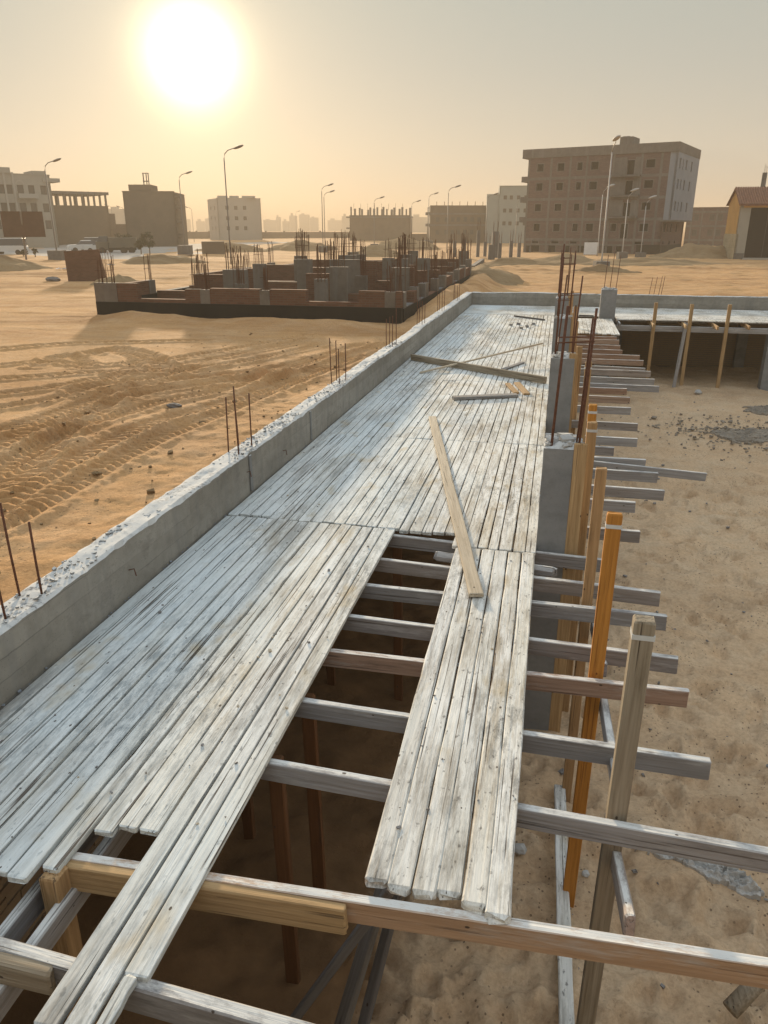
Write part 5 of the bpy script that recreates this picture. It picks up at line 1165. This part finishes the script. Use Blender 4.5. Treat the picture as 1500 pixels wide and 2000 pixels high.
# ------------------------------------------------------------------ vehicles by the road at the left
WH = None
def car(label, x, D, yaw, mat, van=False):
    p_ = at_dist(x, D); z = gz(p_.x, p_.y); t = thing('parked_car', label, 'car', (p_.x, p_.y, z), 'cars parked by the road')
    Mx = Matrix.Translation((p_.x, p_.y, z)) @ Matrix.Rotation(AZ + yaw, 4, 'Z')
    prof = [(-2.1, .35), (-2.1, .85), (-1.9, .95), (-.9, 1.0), (-.3, 1.02), (1.0, 1.02), (1.9, .98), (2.1, .85), (2.1, .35)] if not van else [(-2.1, .4), (-2.1, 1.0), (-1.7, 1.1), (-1.3, 1.12), (1.9, 1.12), (2.1, 1.0), (2.1, .4)]
    cab = [(-1.0, 1.0), (-.35, 1.45), (.9, 1.47), (1.65, 1.0)] if not van else [(-1.5, 1.1), (-1.0, 1.9), (1.95, 1.95), (2.05, 1.1)]
    def ext(pr, w0, w1, name, mt, pz=0):
        m = MB(); n = len(pr); zm = max(q[1] for q in pr); zn = min(q[1] for q in pr)
        for s in (-1, 1):
            for (a, b) in pr: m.v.append((a, s * (w0 + (w1 - w0) * (b - zn) / (zm - zn + 1e-6)), b))
        m.f.append(tuple(range(n))); m.f.append(tuple(range(2 * n - 1, n - 1, -1)))
        for i in range(n): j = (i + 1) % n; m.f.append((i, n + i, n + j, j))
        return m.build(name, mt, t, Mx)
    ext(prof, .86, .84, 'body', mat); ext(cab, .80, .64, 'cabin', M_GLASS)
    ext([(cab[1][0] - .02, cab[1][1] + .002), (cab[1][0], cab[1][1] + .05), (cab[2][0], cab[2][1] + .05), (cab[2][0] + .05, cab[2][1] + .002)], .66, .62, 'car_roof', mat)
    for a in (-1.3, 1.3):
        for s in (-.8, .8): m = MB(); m.tube([(a, s - .1, .32), (a, s + .1, .32)], .32, 12); m.build('wheel', M_TYRE, t, Mx)
    for s in (-.6, .6): MB().box(-2.13, -2.08, s - .16, s + .16, .66, .80).build('headlight', M_WHITE, t, Mx)
car('white parked van at the far left edge behind the sign board', 12, 112, .1, M_CAR[0], True)
car('white parked car, leftmost of the row by the open topped shell', 160, 118, .5, M_CAR[0])
car('silver parked car, second of the row by the open topped shell', 178, 121, .4, M_CAR[1], True)
car('white parked car, third of the row by the open topped shell', 192, 116, .3, M_CAR[0])
car('dark parked car behind the row by the open topped shell', 198, 128, .2, M_CAR[2])
p_ = at_dist(224, 112); z = gz(p_.x, p_.y); t = thing('parked_truck', 'dark tipper truck parked right of the row of cars', 'truck', (p_.x, p_.y, z)); Mx = Matrix.Translation((p_.x, p_.y, z)) @ Matrix.Rotation(AZ + .25, 4, 'Z')
MB().box(-.9, 2.6, -.9, .9, .75, 2.0).build('tipper_bed', M_CAR[3], t, Mx); m = MB(); m.box(-2.5, -1.0, -.85, .85, .55, 1.5); m.build('cab', M_CAR[3], t, Mx)
m = MB(); m.v = [(-2.35, -.8, 1.502), (-1.02, -.8, 1.502), (-1.02, .8, 1.502), (-2.35, .8, 1.502), (-2.0, -.7, 2.2), (-1.05, -.7, 2.2), (-1.05, .7, 2.2), (-2.0, .7, 2.2)]; m.f = [(0, 1, 5, 4), (1, 2, 6, 5), (2, 3, 7, 6), (3, 0, 4, 7), (4, 5, 6, 7)]; m.build('cab_top', M_GLASS, t, Mx)
MB().box(-2.4, 2.5, -.5, .5, .45, .749).build('chassis', M_TYRE, t, Mx)
for a in (-1.8, .9, 1.9):
    for s in (-.85, .85): m = MB(); m.tube([(a, s - .13, .42), (a, s + .13, .42)], .42, 12); m.build('wheel', M_TYRE, t, Mx)
# ------------------------------------------------------------------ small dusty trees behind the foundation
def tree(label, x, D, h, w, seed, n=700):
    p_ = at_dist(x, D); z = gz(p_.x, p_.y); rr = random.Random(seed); t = thing('small_tree', label, 'tree', (p_.x, p_.y, z), 'dusty small trees')
    m = MB(); m.tube([(0, 0, -.2), (.03, 0, h * .3), (.06, .02, h * .55)], .07, 7, .04)
    for k in range(5):
        a = rr.uniform(0, 6.3); m.tube([(.04, 0, h * .35), (.3 * w * math.cos(a), .3 * w * math.sin(a), h * rr.uniform(.6, .8))], .03, 5, .012)
    m.build('trunk', M_BARK, t, Matrix.Translation((p_.x, p_.y, z)))
    cl = [(rr.uniform(-.42, .42) * w, rr.uniform(-.42, .42) * w, h * rr.uniform(.42, .9), rr.uniform(.18, .34) * w) for _ in range(9)]; m = MB()
    for i in range(n):
        c = rr.choice(cl); v = Vector((rr.gauss(0, 1), rr.gauss(0, 1), rr.gauss(0, .8))).normalized() * c[3] * rr.random() ** .4; q = Vector(c[:3]) + v
        a = Vector((rr.uniform(-1, 1), rr.uniform(-1, 1), rr.uniform(-1, 1))).normalized() * .10; b = a.cross(Vector((rr.uniform(-1, 1), rr.uniform(-1, 1), rr.uniform(-1, 1)))).normalized() * .06
        m.quad(tuple(q - a), tuple(q + b), tuple(q + a), tuple(q - b))
    m.build('crown', M_LEAF, t, Matrix.Translation((p_.x, p_.y, z)))
tree('bushy dusty tree, taller one, behind the left end of the foundation', 288, 100, 2.5, 1.5, 1)
tree('low dusty bush tree left of the taller one behind the foundation', 271, 101, 1.7, 1.3, 2)
tree('dark shrub beside the tipper truck', 240, 118, 2.4, 1.9, 3)
tree('small shrub on the road verge under the sign board', 61, 100, .9, .6, 4, 200)
tree('smaller shrub left of the sign board post', 38, 101, .9, .8, 5, 200)
# plastic scraps on the sand
for (x, y, lb) in ((222, 523, 'white plastic scrap on the sand behind the foundation'), (122, 533, 'pale scraps of paper on the sand left of the brick slab'), (8, 528, 'pale litter at the far left on the sand')):
    p_ = on_z(x, y, -.45); m = MB()
    for i in range(5): m.box(-.15, .15, -.1, .1, 0, .04, Matrix.Translation((p_.x + R.uniform(-.3, .3), p_.y + R.uniform(-.3, .3), gz(p_.x, p_.y) + .03)) @ Matrix.Rotation(R.uniform(0, 3), 4, 'Z') @ Matrix.Rotation(R.uniform(-.4, .4), 4, 'X'))
    tag(m.build('litter_scrap', M_WHITE), lb, 'litter')
# ------------------------------------------------------------------ dusty air
hm = bpy.data.materials.new('dusty_air'); hm.use_nodes = True; hn = hm.node_tree.nodes; hn.clear()
pv = hn.new('ShaderNodeVolumePrincipled'); pv.inputs['Color'].default_value = (.60, .52, .41, 1); pv.inputs['Density'].default_value = HAZE_DENSITY; pv.inputs['Anisotropy'].default_value = .25
ho = hn.new('ShaderNodeOutputMaterial'); hm.node_tree.links.new(pv.outputs[0], ho.inputs['Volume'])
hz_o = MB().box(-6500, 6500, -3500, 8500, -40, 24).build('haze', hm); hz_o['kind'] = 'stuff'
